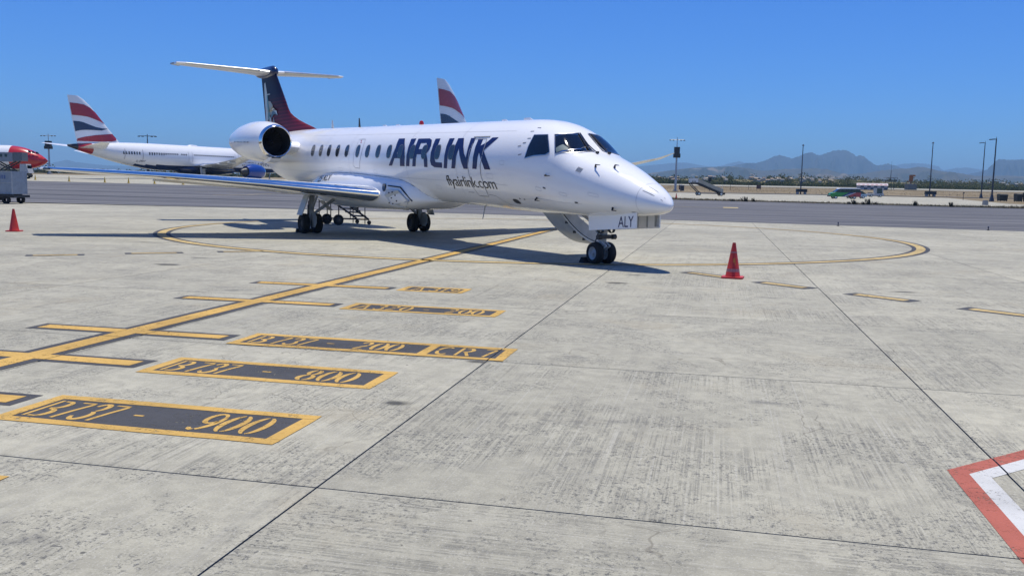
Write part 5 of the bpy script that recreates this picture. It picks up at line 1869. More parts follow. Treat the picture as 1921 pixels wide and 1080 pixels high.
def lamp_post(x, y, h, label, arm, base=False):
    z = zg(x, y)
    r = empty('lamp_post', (x, y, z))
    tag(r, label, 'lamp post', 'dark lamp posts on the right')
    m = MB(); m.cyl((0, 0, 0), (0, 0, h), .17, .10, 12); m.build('pole', POLE, r)
    if arm:
        m = MB(); m.tube([(0, 0, h - .1), (-.5, 0, h - .12)], .07, 8); m.build('arm', POLE, r)
        m = MB(); m.loft([[(-.45, -.2, h - .22), (-.45, .2, h - .22), (-.45, .2, h - .02), (-.45, -.2, h - .02)], [(-arm, -.16, h - .30), (-arm, .16, h - .30), (-arm, .16, h - .12), (-arm, -.16, h - .12)]]); m.build('lamp_head', POLE, r, False)
        m = MB(); m.cyl((0, 0, h), (0, 0, h + .35), .05, .03, 6); m.build('spike', POLE, r)
        m = MB(); m.loft([[(-.35, -.35, 0), (.35, -.35, 0), (.35, .35, 0), (-.35, .35, 0)], [(-.14, -.14, 1.3), (.14, -.14, 1.3), (.14, .14, 1.3), (-.14, .14, 1.3)]]); m.build('foot', POLE, r, False)
    else:
        m = MB(); m.revolve([(0, .10), (.05, .34), (.18, .30), (.34, .10), (.50, .05)], (0, 0, h - .05), (0, 0, 1), 14); m.build('lamp_head', POLE, r)
    if base:
        m = MB(); m.box((.1, -.4, 1.0), (2.9, 1.1, .85)); m.build('ballast_box', BLACKM, r, False)
        for a in (-1.0, 1.1):
            m = MB(); m.box((a, -.4, .3), (.5, 1.0, .6)); m.build('ballast_foot', CBLOCK, r, False)
    return r


lamp_post(80.5, 250, 13.4, 'dark lamp post on a black ballast box left of the green van', 0, True)
lamp_post(117.6, 252, 14.8, 'dark lamp post on a black ballast box right of the radar', 0, True)
lamp_post(91.0, 169.5, 11.8, 'nearest and tallest looking dark lamp post with side arm at the right', 1.3)
lamp_post(127.5, 243, 15.0, 'dark lamp post with side arm second from the right edge', 1.5)


# ------------------------------------------------------------------ vehicles on the pad
def prism(mb, prof, y0, y1, mi=0):
    a = [(x, y0, z) for x, z in prof]; b = [(x, y1, z) for x, z in prof]
    mb.loft([a, b], mi=mi)


def road_wheel(r, x, y, rr=.34, w=.22):
    m = MB(); m.revolve([(-w / 2, rr * .62), (-w / 2, rr * .88), (-w * .3, rr), (w * .3, rr), (w / 2, rr * .88), (w / 2, rr * .62)], (x, y, rr), (0, 1, 0), 20); t = m.build('tyre', RUBBER, r)
    for s_ in (1, -1):
        m = MB(); m.revolve([(s_ * w * .35, .01), (s_ * w * .42, rr * .3), (s_ * w * .40, rr * .62)], (x, y, rr), (0, 1, 0), 16); m.build('rim', DULLAL, t)


def van():
    # faces left (-x in local forward = -x)
    r = empty('minibus_van', (61.6, 166.0, zg(61.6, 166)), rad(-3))
    tag(r, 'minibus van painted green, blue and maroon with white roof on the pad', 'van')
    W = .95
    low = [(-2.75, .38), (-2.78, .75), (-2.60, 1.02), (-1.95, 1.22), (2.72, 1.22), (2.76, .38)]
    m = MB(); prism(m, low, -W, W)
    # cut the side for three colour fields
    o = m.build('body', GREENP, r, True, 30)
    bv = o.modifiers.new('bevel', 'BEVEL'); bv.width = .06; bv.segments = 2
    m = MB(); prism(m, [(-1.95, 1.22), (-1.15, 1.86), (2.62, 1.90), (2.72, 1.22)], -W * .93, W * .93); o = m.build('cabin', BLACKM, r, True, 30)
    m = MB(); prism(m, [(-1.25, 1.84), (-1.0, 2.03), (2.50, 2.06), (2.66, 1.86)], -W * .95, W * .95); m.build('roof', PAINT2, r, True, 30)
    for s_ in (-1, 1):
        y = s_ * (W + .004)
        m = MB(); m.add([(-.9, y, .42), (.6, y, 1.21), (2.0, y, 1.21), (-.2, y, .40)], [(0, 1, 2, 3)]); m.build('blue_side_field', VANBLUE, r, False)
        m = MB(); m.add([(.12, y, .40), (1.75, y, 1.21), (2.71, y, 1.21), (2.74, y, .40)], [(0, 1, 2, 3)]); m.build('maroon_side_field', VANRED, r, False)
        m = MB(); m.add([(-.25, y * 1.003, .52), (1.70, y * 1.003, 1.21), (1.85, y * 1.003, 1.21), (-.02, y * 1.003, .50)], [(0, 1, 2, 3)]); m.build('white_side_stripe', PAINT2, r, False)
        yy = s_ * (W * .93 + .006)
        for a, b in ((-.75, .05), (.15, 1.0), (1.1, 1.85), (1.95, 2.5)):
            m = MB(); m.add([(a, yy, 1.30), (b, yy, 1.30), (b - .03, yy, 1.78), (a + .05, yy, 1.78)], [(0, 1, 2, 3)]); m.build('side_window', GLASS, r, False)
        m = MB(); m.add([(-1.75, yy, 1.30), (-.85, yy, 1.30), (-.85, yy, 1.78), (-1.15, yy, 1.78)], [(0, 1, 2, 3)]); m.build('front_side_window', CABGLASS, r, False)
        for x in (-1.78, 1.62): road_wheel(r, x, s_ * (W - .10))
        m = MB(); m.box((-2.66, s_ * .72, .92), (.2, .3, .16)); m.build('headlight', CABGLASS, r, False)
        m = MB(); m.box((-1.75, s_ * 1.08, 1.32), (.12, .18, .2)); m.build('mirror', BLACKM, r, False)
        m = MB(); m.box((2.72, s_ * .86, 1.05), (.06, .12, .5)); m.build('tail_lamp', REDP, r, False)
    m = MB(); m.add([(-1.93, -.82, 1.26), (-1.93, .82, 1.26), (-1.2, .78, 1.84), (-1.2, -.78, 1.84)], [(0, 1, 2, 3)]); m.build('windscreen', GLASS, r, False)
    m = MB(); m.cyl((-1.0, 0, 1.95), (-1.0, 0, 2.12), .09, .06, 10); m.build('beacon', YELP, r)
    m = MB(); m.box((-2.80, 0, .50), (.12, 1.8, .22)); m.build('bumper', BLACKM, r, False)


van()


def small_car():
    r = empty('small_car', (68.7, 179, zg(68.7, 179)), rad(-4))
    tag(r, 'pale blue small car with open bonnet partly hidden behind the van', 'car')
    C_ = plain('pale_blue_car_paint', (.30, .42, .52), .3, coat=.4)
    m = MB(); prism(m, [(-2.0, .3), (-2.0, .75), (-1.1, .90), (2.0, .90), (2.05, .3)], -.82, .82); o = m.build('body', C_, r, True, 30); b = o.modifiers.new('bevel', 'BEVEL'); b.width = .08; b.segments = 2
    m = MB(); prism(m, [(-1.1, .88), (-.4, 1.42), (1.1, 1.45), (1.9, .90)], -.74, .74); m.build('cabin', GLASS, r, True, 30)
    m = MB(); prism(m, [(-.42, 1.40), (-.3, 1.48), (1.0, 1.50), (1.12, 1.43)], -.70, .70); m.build('roof', C_, r, True, 30)
    for x in (-1.25, 1.3):
        for s_ in (-1, 1): road_wheel(r, x, s_ * .74, .30, .2)
    for s_ in (-1, 1):
        m = MB(); m.box((2.02, s_ * .62, .70), (.06, .25, .14)); m.build('lamp', CABGLASS, r, False)


small_car()


def tug():
    r = empty('tow_tractor', (89.0, 219, zg(89, 219)), rad(-5))
    tag(r, 'white and grey tow tractor with upright cab behind the van', 'tractor')
    m = MB(); prism(m, [(-2.5, .35), (-2.5, 1.0), (-.9, 1.1), (2.1, 1.1), (2.2, .35)], -1.0, 1.0); o = m.build('body', GREYP, r, True, 30); b = o.modifiers.new('bevel', 'BEVEL'); b.width = .07; b.segments = 2
    m = MB()
    for x, w in ((-.2, .5), (1.75, .3)):
        m.box((x, 0, 1.9), (w, 1.8, 1.7))
    m.box((.8, 0, 2.72), (2.5, 1.9, .12)); m.build('cab', GREYP, r, False); r.scale = (.8, .8, .8)
    m = MB(); m.box((.8, 0, 1.85), (1.5, 1.6, 1.5)); m.build('cab_glazing', GLASS, r, False)
    for x in (-1.5, 1.2):
        for s_ in (-1, 1): road_wheel(r, x, s_ * .9, .42, .3)
    m = MB(); m.box((-1.7, 0, 1.25), (1.2, 1.2, .25)); m.build('engine_cover', DARKM, r, False)


tug()


def aircraft_stairs():
    r = empty('aircraft_stairs', (36.2, 178.8, zg(36.2, 178.8)), rad(2))
    tag(r, 'parked mobile aircraft boarding stairs with pale side panels behind the nose', 'stairs')
    # local: high end at x=-1, foot at x=6.4
    hi, lo = (-1.0, 2.55), (5.9, .45)
    for s_ in (-1, 1):
        y = s_ * .85
        m = MB(); m.loft([[(hi[0], y - .04, hi[1] - .25), (hi[0], y + .04, hi[1] - .25), (hi[0], y + .04, hi[1]), (hi[0], y - .04, hi[1])], [(.6, y - .04, hi[1] - .35), (.6, y + .04, hi[1] - .35), (.6, y + .04, hi[1]), (.6, y - .04, hi[1])], [(lo[0], y - .04, lo[1] - .3), (lo[0], y + .04, lo[1] - .3), (lo[0], y + .04, lo[1]), (lo[0], y - .04, lo[1])]]); m.build('stringer', BLACKM, r, False)
        m = MB(); m.loft([[(hi[0], y, hi[1] + .02), (hi[0], y + .03, hi[1] + .02), (hi[0], y + .03, hi[1] + .85), (hi[0], y, hi[1] + .85)], [(.55, y, hi[1] + .02), (.55, y + .03, hi[1] + .02), (.55, y + .03, hi[1] + .85), (.55, y, hi[1] + .85)]]); m.build('landing_panel', GREYL, r, False)
        m = MB(); m.loft([[(.62, y, hi[1] - .1), (.62, y + .03, hi[1] - .1), (.62, y + .03, hi[1] + .75), (.62, y, hi[1] + .75)], [(lo[0] - .2, y, lo[1] + .1), (lo[0] - .2, y + .03, lo[1] + .1), (lo[0] - .2, y + .03, lo[1] + .85), (lo[0] - .2, y, lo[1] + .85)]]); m.build('side_panel', plain('weathered_beige_panel', (.33, .32, .27), .7, var=.15), r, False)
        m = MB(); m.tube([(-.9, y, 2.3), (1.0, y, .45)], .09, 8); m.build('support_leg', BLACKM, r)
        m = MB(); m.tube([(.4, y, .42), (6.0, y, .40)], .07, 8); m.build('chassis_tube', BLACKM, r)
        for x in (.85, 5.3): road_wheel(r, x, y, .36, .2)
        m = MB(); m.tube([(5.3, y, .6), (5.5, y, 2.0)], .04, 6); m.build('hand_post', GREYL, r)
    for i in range(11):
        t = (i + .5) / 11
        m = MB(); m.box((.6 + 5.2 * t, 0, 2.5 - 2.0 * t), (.34, 1.6, .05)); m.build('tread', DULLAL, r, False)
    m = MB(); m.box((-.2, 0, 2.5), (1.6, 1.7, .06)); m.build('landing', DULLAL, r, False)
    for k in (0, 1):
        m = MB(); m.box((-.55 + k * .45, -.87, 2.75), (.28, .03, .18)); m.build('panel_window', BLACKM, r, False)
    m = MB(); m.box((5.7, 0, .45), (.9, 1.2, .4)); m.build('tow_box', BLACKM, r, False)


aircraft_stairs()


# ------------------------------------------------------------------ small airfield furniture
def put(name, x, y, label, cat, group=None):
    r = empty(name, (x, y, zg(x, y)))
    return tag(r, label, cat, group)


def bin_(x, y, w, h, label):
    r = put('refuse_bin', x, y, label, 'bin', 'dark green bins at the right edge')
    m = MB(); m.loft([[(-w * .45, -.55, .12), (w * .45, -.55, .12), (w * .45, .55, .12), (-w * .45, .55, .12)], [(-w * .5, -.65, h * .9), (w * .5, -.65, h * .9), (w * .5, .65, h * .9), (-w * .5, .65, h * .9)]]); m.build('bin_body', BIN, r, False)
    m = MB(); m.loft([[(-w * .52, -.68, h * .9), (w * .52, -.68, h * .9), (w * .52, .68, h * .9), (-w * .52, .68, h * .9)], [(-w * .45, -.3, h), (w * .45, -.3, h), (w * .45, .5, h), (-w * .45, .5, h)]]); m.build('lid', BIN, r, False)
    for a in (-.4, .4):
        for b in (-.45, .45):
            m = MB(); m.cyl((a * w, b, .08), (a * w + .06, b, .08), .08, .08, 10); m.build('castor', RUBBER, r)


bin_(95.2, 173.5, 1.55, 1.45, 'dark green wheeled bin standing alone near the right edge')
bin_(95.9, 169.3, 1.1, 1.6, 'dark bin tucked beside the large bin at the right edge')
bin_(98.0, 168.8, 2.4, 1.8, 'largest dark bin cut by the right picture edge')
r = put('notice_board', 80.5, 293, 'brown notice board on two legs in the dry grass', 'sign')
m = MB(); m.box((0, 0, 1.15), (1.5, .08, 1.3)); m.build('board', BROWN, r, False)
for a in (-.55, .55):
    m = MB(); m.cyl((a, 0.05, 0), (a, .05, 1.2), .05, .05, 8); m.build('post', DARKM, r)
for x, y, w, h, lb in ((49.5, 262, 1.05, 1.5, 'dark square cabinet left of the grey mast foot'), (51.8, 277, .95, 1.4, 'brown cabinet right of the grey mast foot')):
    r = put('field_cabinet', x, y, lb, 'cabinet', 'field cabinets by the mast')
    m = MB(); m.box((0, 0, h / 2 + .1), (w, .7, h)); m.build('cabinet_body', DARKM if w > 1 else BROWN, r, False)
    m = MB(); m.loft([[(-w * .55, -.4, h + .1), (w * .55, -.4, h + .1), (w * .55, .4, h + .1), (-w * .55, .4, h + .1)], [(-w * .5, -.35, h + .2), (w * .5, -.35, h + .2), (w * .5, .35, h + .2), (-w * .5, .35, h + .2)]]); m.build('cabinet_top', GREYP, r, False)
    m = MB(); m.box((0, 0, .05), (w * 1.1, .8, .1)); m.build('plinth', CBLOCK, r, False)
r = put('signal_post', 57.5, 262, 'post with dark box right of the grey mast', 'post')
m = MB(); m.cyl((0, 0, 0), (0, 0, 3.0), .09, .07, 8); m.build('pole', POLE, r)
m = MB(); m.box((0, 0, 3.5), (.9, .5, 1.1)); m.build('signal_box', BLACKM, r, False)
for i, (x, y, h, lb) in enumerate(((79.0, 300, 2.0, 'short dark post left of the brown notice board'), (70, 288, 1.9, 'short dark post right of the mobile stairs'), (92.9, 184, 1.6, 'thin stake left of the nearest lamp post'))):
    r = put('marker_post', x, y, lb, 'post', 'short posts in the dry grass')
    m = MB(); m.cyl((0, 0, 0), (0, 0, h), .06, .05, 8); m.build('stake', DARKM, r)
    m = MB(); m.box((.05, 0, h * .93), (.3, .1, .25)); m.build('marker_head', DARKM, r, False)
r = put('concrete_bollard', 66.0, 124.5, 'grey concrete bollard block at the pad corner right of the tufts', 'bollard')
m = MB(); m.loft([[(-.3, -.3, 0), (.3, -.3, 0), (.3, .3, 0), (-.3, .3, 0)], [(-.26, -.26, .62), (.26, -.26, .62), (.26, .26, .62), (-.26, .26, .62)]]); m.build('block', CBLOCK, r, False)
m = MB(); m.box((0, 0, .64), (.4, .4, .06)); m.build('cap', CBLOCK, r, False)


# chequered hut, platform tower, radar: on the low rise behind
def hut():
    x, y = 144.6, 360
    r = empty('chequered_hut', (x, y, zg(x, y) - .1), rad(-18)); r.scale = (1, 1, .72); tag(r, 'long low hut chequered in white and navy with a pale roof', 'building')
    m = MB(); m.box((0, 0, 1.2), (11.4, 4.0, 2.4)); m.build('wall', plain('hut_pale_wall', (.42, .42, .44), .7), r, False)
    for i in range(9):
        for j in range(2):
            if (i + j) % 2 == 0:
                m = MB(); m.box((-5.04 + i * 1.26, -2.02, .62 + j * 1.15), (1.24, .05, 1.13)); m.build('navy_panel', NAVYDEC, r, False)
    m = MB(); prism(m, [(-2.3, 2.4), (0, 3.7), (2.3, 2.4)], -5.9, 5.9)
    m.v = [(b, a, c) for a, b, c in m.v]; m.build('roof', plain('hut_pale_roof', (.46, .41, .42), .7), r, False)
    for i in range(7):
        m = MB(); xx = -5.0 + i * 1.66
        m.add([(xx - .45, -1.76, 2.735), (xx + .45, -1.76, 2.735), (xx + .45, -1.20, 3.05), (xx - .45, -1.20, 3.05)], [(0, 1, 2, 3)]); m.build('red_roof_square', plain('faded_red_square', (.33, .10, .12), .7), r, False)


hut()


def platform():
    x, y = 161.8, 384
    r = empty('platform_tower', (x, y, zg(x, y) - 1.6)); tag(r, 'dark railed platform on legs with a tall thin mast', 'tower')
    for a in (-1.3, 1.3):
        for b in (-1.3, 1.3):
            m = MB(); m.cyl((a, b, 0), (a, b, 5.2), .14, .12, 8); m.build('leg', DARKM, r)
    m = MB(); m.box((0, 0, 5.3), (4.4, 4.4, .35)); m.build('deck', BLACKM, r, False)
    for b in (-2.1, 2.1):
        m = MB(); m.tube([(-2.1, b, 6.5), (2.1, b, 6.5)], .06, 6); m.tube([(b, -2.1, 6.5), (b, 2.1, 6.5)], .06, 6); m.build('handrail', DARKM, r)
    for i in range(6):
        m = MB(); m.cyl((-2.1 + i * .84, -2.1, 5.4), (-2.1 + i * .84, -2.1, 6.5), .07, .07, 6); m.build('baluster', DARKM, r)
    m = MB(); m.cyl((.2, 0, 5.4), (.3, 0, 9.5), .16, .1, 8); m.cyl((.3, 0, 9.5), (.3, 0, 13.4), .05, .03, 6); m.build('mast', DARKM, r)


platform()


def radar():
    x, y = 168.2, 378
    r = empty('radar_station', (x, y, zg(x, y) - .1)); r.scale = (.75, .75, .75); tag(r, 'rust coloured radar antenna on a grey block house', 'radar')
    m = MB(); m.box((0, 0, 1.6), (5.2, 4.0, 3.2)); m.build('block_house', plain('grey_block_wall', (.12, .13, .135), .8, var=.15), r, False)
    m = MB(); m.box((0, 0, 3.3), (5.5, 4.3, .2)); m.build('roof_slab', CBLOCK, r, False)
    m = MB(); m.cyl((0, 0, 3.3), (0, 0, 5.2), .4, .3, 12); m.build('pedestal', RUST, r)
    m = MB(); m.loft([[(-1.1, -.3, 4.8), (.9, -.3, 4.8), (.9, .3, 4.8), (-1.1, .3, 4.8)], [(-1.0, -.5, 8.1), (1.0, -.5, 8.1), (1.0, .4, 8.1), (-1.0, .4, 8.1)]]); m.build('antenna_panel', RUST, r, False)
    m = MB(); m.box((.45, -.5, 8.0), (3.0, .8, .9)); m.build('antenna_bar', RUST, r, False)
    m = MB(); m.box((-1.6, 0, 4.6), (.8, .5, .7)); m.build('feed_box', RUST, r, False)


radar()


# wheel chocks, taxiway edge lights, oil stains
def chock(x, y, rz, label):
    r = empty('wheel_chock', (x, y, 0), rz); tag(r, label, 'chock', 'black rubber wheel chocks')
    m = MB(); prism(m, [(-.11, 0), (-.02, .13), (.03, .13), (.11, 0)], -.28, .28); m.build('wedge', RUBBER, r, False)
    m = MB(); m.tube([(0, -.28, .10), (.05, -.42, .03), (-.05, -.55, .02)], .012, 6); m.build('rope', YELP, r)
    return r


_f = Vector((math.cos(AFT), math.sin(AFT)))
chock(NOSE[0] + _f.x * 2.58, NOSE[1] + _f.y * 2.58, AFT, 'black wheel chock behind the nose wheels')
_s = Vector((-_f.y, _f.x))
chock(NOSE[0] + _f.x * 15.84 + _s.x * 2.1, NOSE[1] + _f.y * 15.84 + _s.y * 2.1, AFT, 'black wheel chock behind the near main wheels')
for x, y, lb in ((16.56, 45.2, 'small dark edge light on the apron rim right of the cone'), (23.04, 43.0, 'small dark edge light on the apron rim near the right picture edge')):
    r = empty('edge_light', (x, y, 0)); r.scale = (.6, .6, .6); tag(r, lb, 'edge light', 'edge lights along the apron rim')
    m = MB(); m.cyl((0, 0, 0), (0, 0, .05), .12, .10, 12); m.cyl((0, 0, .05), (0, 0, .20), .035, .035, 8); m.build('stem', BLACKM, r)
    m = MB(); m.revolve([(.20, .06), (.27, .065), (.32, .03), (.325, .001)], (0, 0, 0), (0, 0, 1), 12); m.build('lens', NAVYDEC, r)


def stain_mat():
    w = NT('oil_stain')
    g = w.n('ShaderNodeTexCoord')
    ln = w.n('ShaderNodeVectorMath', operation='LENGTH'); w.l(g.outputs['Object'], ln.inputs[0])
    n1 = w.noise(w.pos(), 2.2, 6, .7)
    d = w.math('ADD', ln.outputs['Value'], w.math('MULTIPLY', w.math('SUBTRACT', n1, .5), 1.5))
    tr = w.n('ShaderNodeBsdfTransparent'); mx = w.n('ShaderNodeMixShader')
    w.l(w.ramp(d, .75, .15, 0, .62), mx.inputs['Fac']); w.l(tr.outputs[0], mx.inputs[1]); w.l(w.b.outputs[0], mx.inputs[2]); w.l(mx.outputs[0], w.out.inputs['Surface'])
    w.set(Base_Color=(.045, .043, .04, 1), Roughness=.7)
    return w.mat


STAIN = stain_mat()
for x, y, a, b, lb in ((-7.1, 18.0, .55, .32, 'dark oil stain on the concrete left of the lead-in line'), (-7.0, 19.7, .40, .14, 'faint thin oil stain inside the left dashes'), (1.94, 16.1, .42, .20, 'dark oil stain below the nose shadow'), (2.5, 17.65, .40, .16, 'oil stain right under the nose shadow tip'),
                       (-.32, 8.6, .22, .12, 'small oil stain below the CR7 panel'), (6.9, 15.5, .55, .16, 'faint oil stain between the right dashes'), (-10.1, 24.3, .6, .22, 'thin oil stain inside the circle at the left'), (-.9, 6.9, .20, .16, 'patch of grey repair on the slab beside the long joint')):
    m = MB(); n_ = 20
    m.add([(math.cos(2 * math.pi * i / n_) * 1.0, math.sin(2 * math.pi * i / n_) * 1.0, 0) for i in range(n_)], [tuple(range(n_))])
    o = m.build('oil_stain', STAIN, None, False); o.location = (x, y, .0030); o.scale = (a, b, 1); o.rotation_euler = (0, 0, rad(-12))
    tag(o, lb, 'stain', 'oil stains on the apron')
# ------------------------------------------------------------------ dry grass along the taxiway edge (uncountable)
def tuft_mesh(mb, x, y, z, h, n, rng, mi=0):
    for k in range(n):
        a = rng.uniform(0, math.pi * 2); l = rng.uniform(.02, .35) * h
        bx, by = x + rng.uniform(-.12, .12), y + rng.uniform(-.12, .12)
        w = h * rng.uniform(.05, .10); hh = h * rng.uniform(.5, 1.0)
        dx, dy = math.cos(a), math.sin(a)
        mb.add([(bx - dy * w, by + dx * w, z - .05), (bx + dy * w, by - dx * w, z - .05), (bx + dx * l, by + dy * l, z + hh)], [(0, 1, 2)], mi)


def edge_grass():
    rng = random.Random(5)
    A = plain('straw_grass', (.33, .255, .135), .9, var=.35, scale=2.0); B = plain('brown_weeds', (.10, .075, .03), .9, var=.3, scale=2.0)
    C_ = plain('dull_green_weeds', (.06, .07, .025), .9, var=.3, scale=2.0)
    mb = MB()
    far = [(16, 122.5), (22.7, 121.5), (30.5, 115.5), (42.6, 110), (51.9, 104.2), (59, 103.2), (75, 98), (110, 88)]
    for i in range(5200):
        t = rng.random() ** .9 * (len(far) - 1); k = min(int(t), len(far) - 2); q = t - k
        x = far[k][0] + (far[k + 1][0] - far[k][0]) * q; y = far[k][1] + (far[k + 1][1] - far[k][1]) * q
        d = abs(rng.gauss(0, 1)) * (2.6 if x < 60 else 7)
        x += d * .35; y += .3 + d
        m = 0 if rng.random() < .72 else (1 if rng.random() < .6 else 2)
        tuft_mesh(mb, x, y, zg(x, y) - .05, rng.uniform(.12, .42), 5, rng, m)
    for i in range(4200):
        r_ = rng.uniform(.14, .72); y = rng.uniform(256, 366 - 30 * max(0, r_ - .45)); x = r_ * y
        m = 0 if rng.random() < .66 else (1 if rng.random() < .6 else 2)
        tuft_mesh(mb, x, y, zg(x, y) - .1, rng.uniform(.08, .26) if rng.random() < .93 else rng.uniform(.3, .6), 4, rng, m)
    o = mb.build('dry_grass', [A, B, C_], None, False)
    tag(o, 'dry straw coloured grass and weeds beside the pavements', None, None, 'stuff')


edge_grass()
EDGE_SPOTS = [(28.5, 115.5, 'leftmost'), (29.9, 114.8, 'second'), (30.9, 114.3, 'third'), (41.6, 110.3, 'a'), (41.9, 109.2, 'b'), (42.9, 108.8, 'c'), (43.6, 109.0, 'd'), (44.6, 109.5, 'e'), (48.4, 107.0, 'f'), (51.6, 104.6, 'g')]
EDGE_LAB = ['leftmost dark weed tuft on the taxiway edge right of the nose', 'tallest of three dark weed tufts on the taxiway edge near the stairs', 'dark weed tuft right of the tallest one near the stairs',
            'small dark weed tuft left of a group below the van', 'tall dark weed tuft below the van middle', 'low dark weed tuft below the van rear', 'tallest dark weed tuft below the van rear wheel',
            'small dark weed tuft below the small car', 'single pointed dark weed tuft below the radar', 'single dark weed tuft farthest right on the taxiway edge']
WEED = plain('dark_dry_weed', (.045, .034, .016), .9, var=.3)
for (x, y, _), lb, h in zip(EDGE_SPOTS, EDGE_LAB, (.45, .75, .6, .4, .65, .45, .85, .45, .75, .65)):
    rng = random.Random(int(x * 10)); mb = MB()
    for k in range(60):
        a = rng.uniform(0, math.pi * 2); hh = h * rng.uniform(.4, 1); w = .035; b = Vector((rng.gauss(0, .12), rng.gauss(0, .08), 0)); tip = b * rng.uniform(.6, 1.8) + Vector((-.18 * hh, 0, hh))
        dx, dy = math.cos(a) * w, math.sin(a) * w
        mb.add([(b.x - dx, b.y - dy, -.05), (b.x + dx, b.y + dy, -.05), (tip.x + dx * .5, tip.y, tip.z * .7), tuple(tip)], [(0, 1, 2), (0, 2, 3)])
    o = mb.build('weed_tuft', WEED, None, False); o.location = (x, y, zg(x, y))
    tag(o, lb, 'plant', 'dark weed tufts on the taxiway edge')


# ------------------------------------------------------------------ low sandy rise with bushes and small pale houses
def bank_z(x, y):
    b = zg(x, min(y, 430))
    if y < 440: return b
    t = min(1, (y - 440) / 160.0)
    n = math.sin(x * .031 + 1.3) * .5 + math.sin(x * .013 + y * .01) * .8 + math.sin(x * .07 + y * .021) * .3
    r_ = x / y
    lift_ = 4.2 + n * 1.2
    if r_ < .10: lift_ *= max(0.0, (r_ + .35) / .45) * .6 + .15
    return b + t * t * (3 - 2 * t) * max(.4, lift_)


def bank():
    mb = MB(); v = []; f = []
    ys = [436, 450, 470, 490, 510, 530, 550, 575, 600, 640, 700, 800]
    rs = [-.9 + .02 * i for i in range(106)]
    for y in ys:
        for r_ in rs: v.append((r_ * y, y, bank_z(r_ * y, y) - (.2 if y < 440 else 0) - (max(0, y - 640) * .02)))
    n = len(rs)
    for i in range(len(ys) - 1):
        for j in range(n - 1): f.append((i * n + j, i * n + j + 1, (i + 1) * n + j + 1, (i + 1) * n + j))
    mb.add(v, f)
    w = NT('sandy_scrub'); p = w.pos(); a = w.noise(p, .06, 5, .65)
    w.color(w.mix(w.ramp(a, .45, .62), (.05, .055, .025), (.26, .22, .13))); w.set(Roughness=1.0, Specular_IOR_Level=.05)
    tag(mb.build('scrub_bank', w.mat, None, True, 180), 'low sandy rise behind the far taxiway', None, None, 'structure')


bank()


def bush_mass():
    rng = random.Random(21)
    mats = [plain('bush_dark_green', (.022, .035, .014), .9, var=.3, scale=.6, spec=.15), plain('bush_mid_green', (.045, .062, .022), .9, var=.3, scale=.6, spec=.15), plain('bush_olive', (.075, .075, .03), .9, var=.3, scale=.6, spec=.15)]
    mb = MB()
    def leafy(cx, cy, cz, rx, rz, n, mi):
        for k in range(n):
            # leaf clumps through the crown's volume
            while True:
                a = (rng.uniform(-1, 1), rng.uniform(-1, 1), rng.uniform(-.8, 1))
                if a[0] ** 2 + a[1] ** 2 + a[2] ** 2 < 1: break
            p = Vector((cx + a[0] * rx, cy + a[1] * rx, cz + a[2] * rz))
            s = rng.uniform(.22, .5) * (.5 + .22 * rx)
            u = Vector((rng.uniform(-1, 1), rng.uniform(-1, 1), rng.uniform(-1, 1))).normalized(); w_ = u.orthogonal().normalized()
            m = mi if rng.random() < .7 else rng.randrange(3)
            mb.add([p - u * s, p + w_ * s * .8, p + u * s, p - w_ * s * .8], [(0, 1, 2, 3)], m)
    for i in range(2300):
        r_ = rng.uniform(-.62, .70); y = 438 + 170 * rng.random() ** 1.2
        x = r_ * y
        if -.2 < r_ < .09: continue
        dens = math.sin(x * .05) + math.sin(x * .017 + 2) + math.sin(y * .05)
        if y > 480 and dens < -.6 and rng.random() < .5: continue
        rx = rng.uniform(1.1, 3.0) * (.85 if y < 470 else 1.0); rz = rx * rng.uniform(.5, .85)
        if y > 520 and rng.random() < .16: rx *= 1.5; rz *= 1.7
        leafy(x, y, bank_z(x, y) + rz * .55, rx, rz, int(18 + rx * 9), rng.randrange(3))
    for i in range(900):      # low dark belt at the foot
        r_ = rng.uniform(.08, .72); y = rng.uniform(430, 452); x = r_ * y
        leafy(x, y, bank_z(x, y) + .6, rng.uniform(1.2, 2.6), rng.uniform(.7, 1.5), 26, 0)
    o = mb.build('bushes', mats, None, False)
    tag(o, 'belt of dark green bushes behind the airfield', None, None, 'stuff')


bush_mass()


def house(x, y, w, rz, k):
    z = bank_z(x, y)
    r = empty('small_house', (x, y, z - .2), rz)
    tag(r, 'small pale house half hidden among the bushes behind the airfield', 'house', 'small pale houses among the bushes')
    h = 2.0; d = w * .7
    m = MB(); m.box((0, 0, h / 2), (w, d, h)); m.build('wall', [HW1, HW2, HW3][k % 3], r, False)
    m = MB(); prism(m, [(-d * .55, h), (0, h + d * .28), (d * .55, h)], -w * .54, w * .54); m.v = [(b, a, c) for a, b, c in m.v]; m.build('roof', [HR1, HR2, HW1][k % 3], r, False)


HW1 = plain('cream_house_wall', (.36, .31, .23), .9); HW2 = plain('white_house_wall', (.46, .44, .40), .9); HW3 = plain('tan_house_wall', (.36, .28, .19), .9)
HR1 = plain('grey_sheet_roof', (.24, .24, .25), .8); HR2 = plain('tan_sheet_roof', (.30, .22, .16), .8)
_rng = random.Random(8)
for k in range(74):
    lo, hi = ((.155, .24), (.26, .36), (.53, .62))[(0, 1, 1, 2)[k % 4]]
    y = _rng.uniform(500, 560); x = _rng.uniform(lo, hi) * y
    house(x, y, _rng.uniform(1.3, 2.6), _rng.uniform(-.6, .6), k)


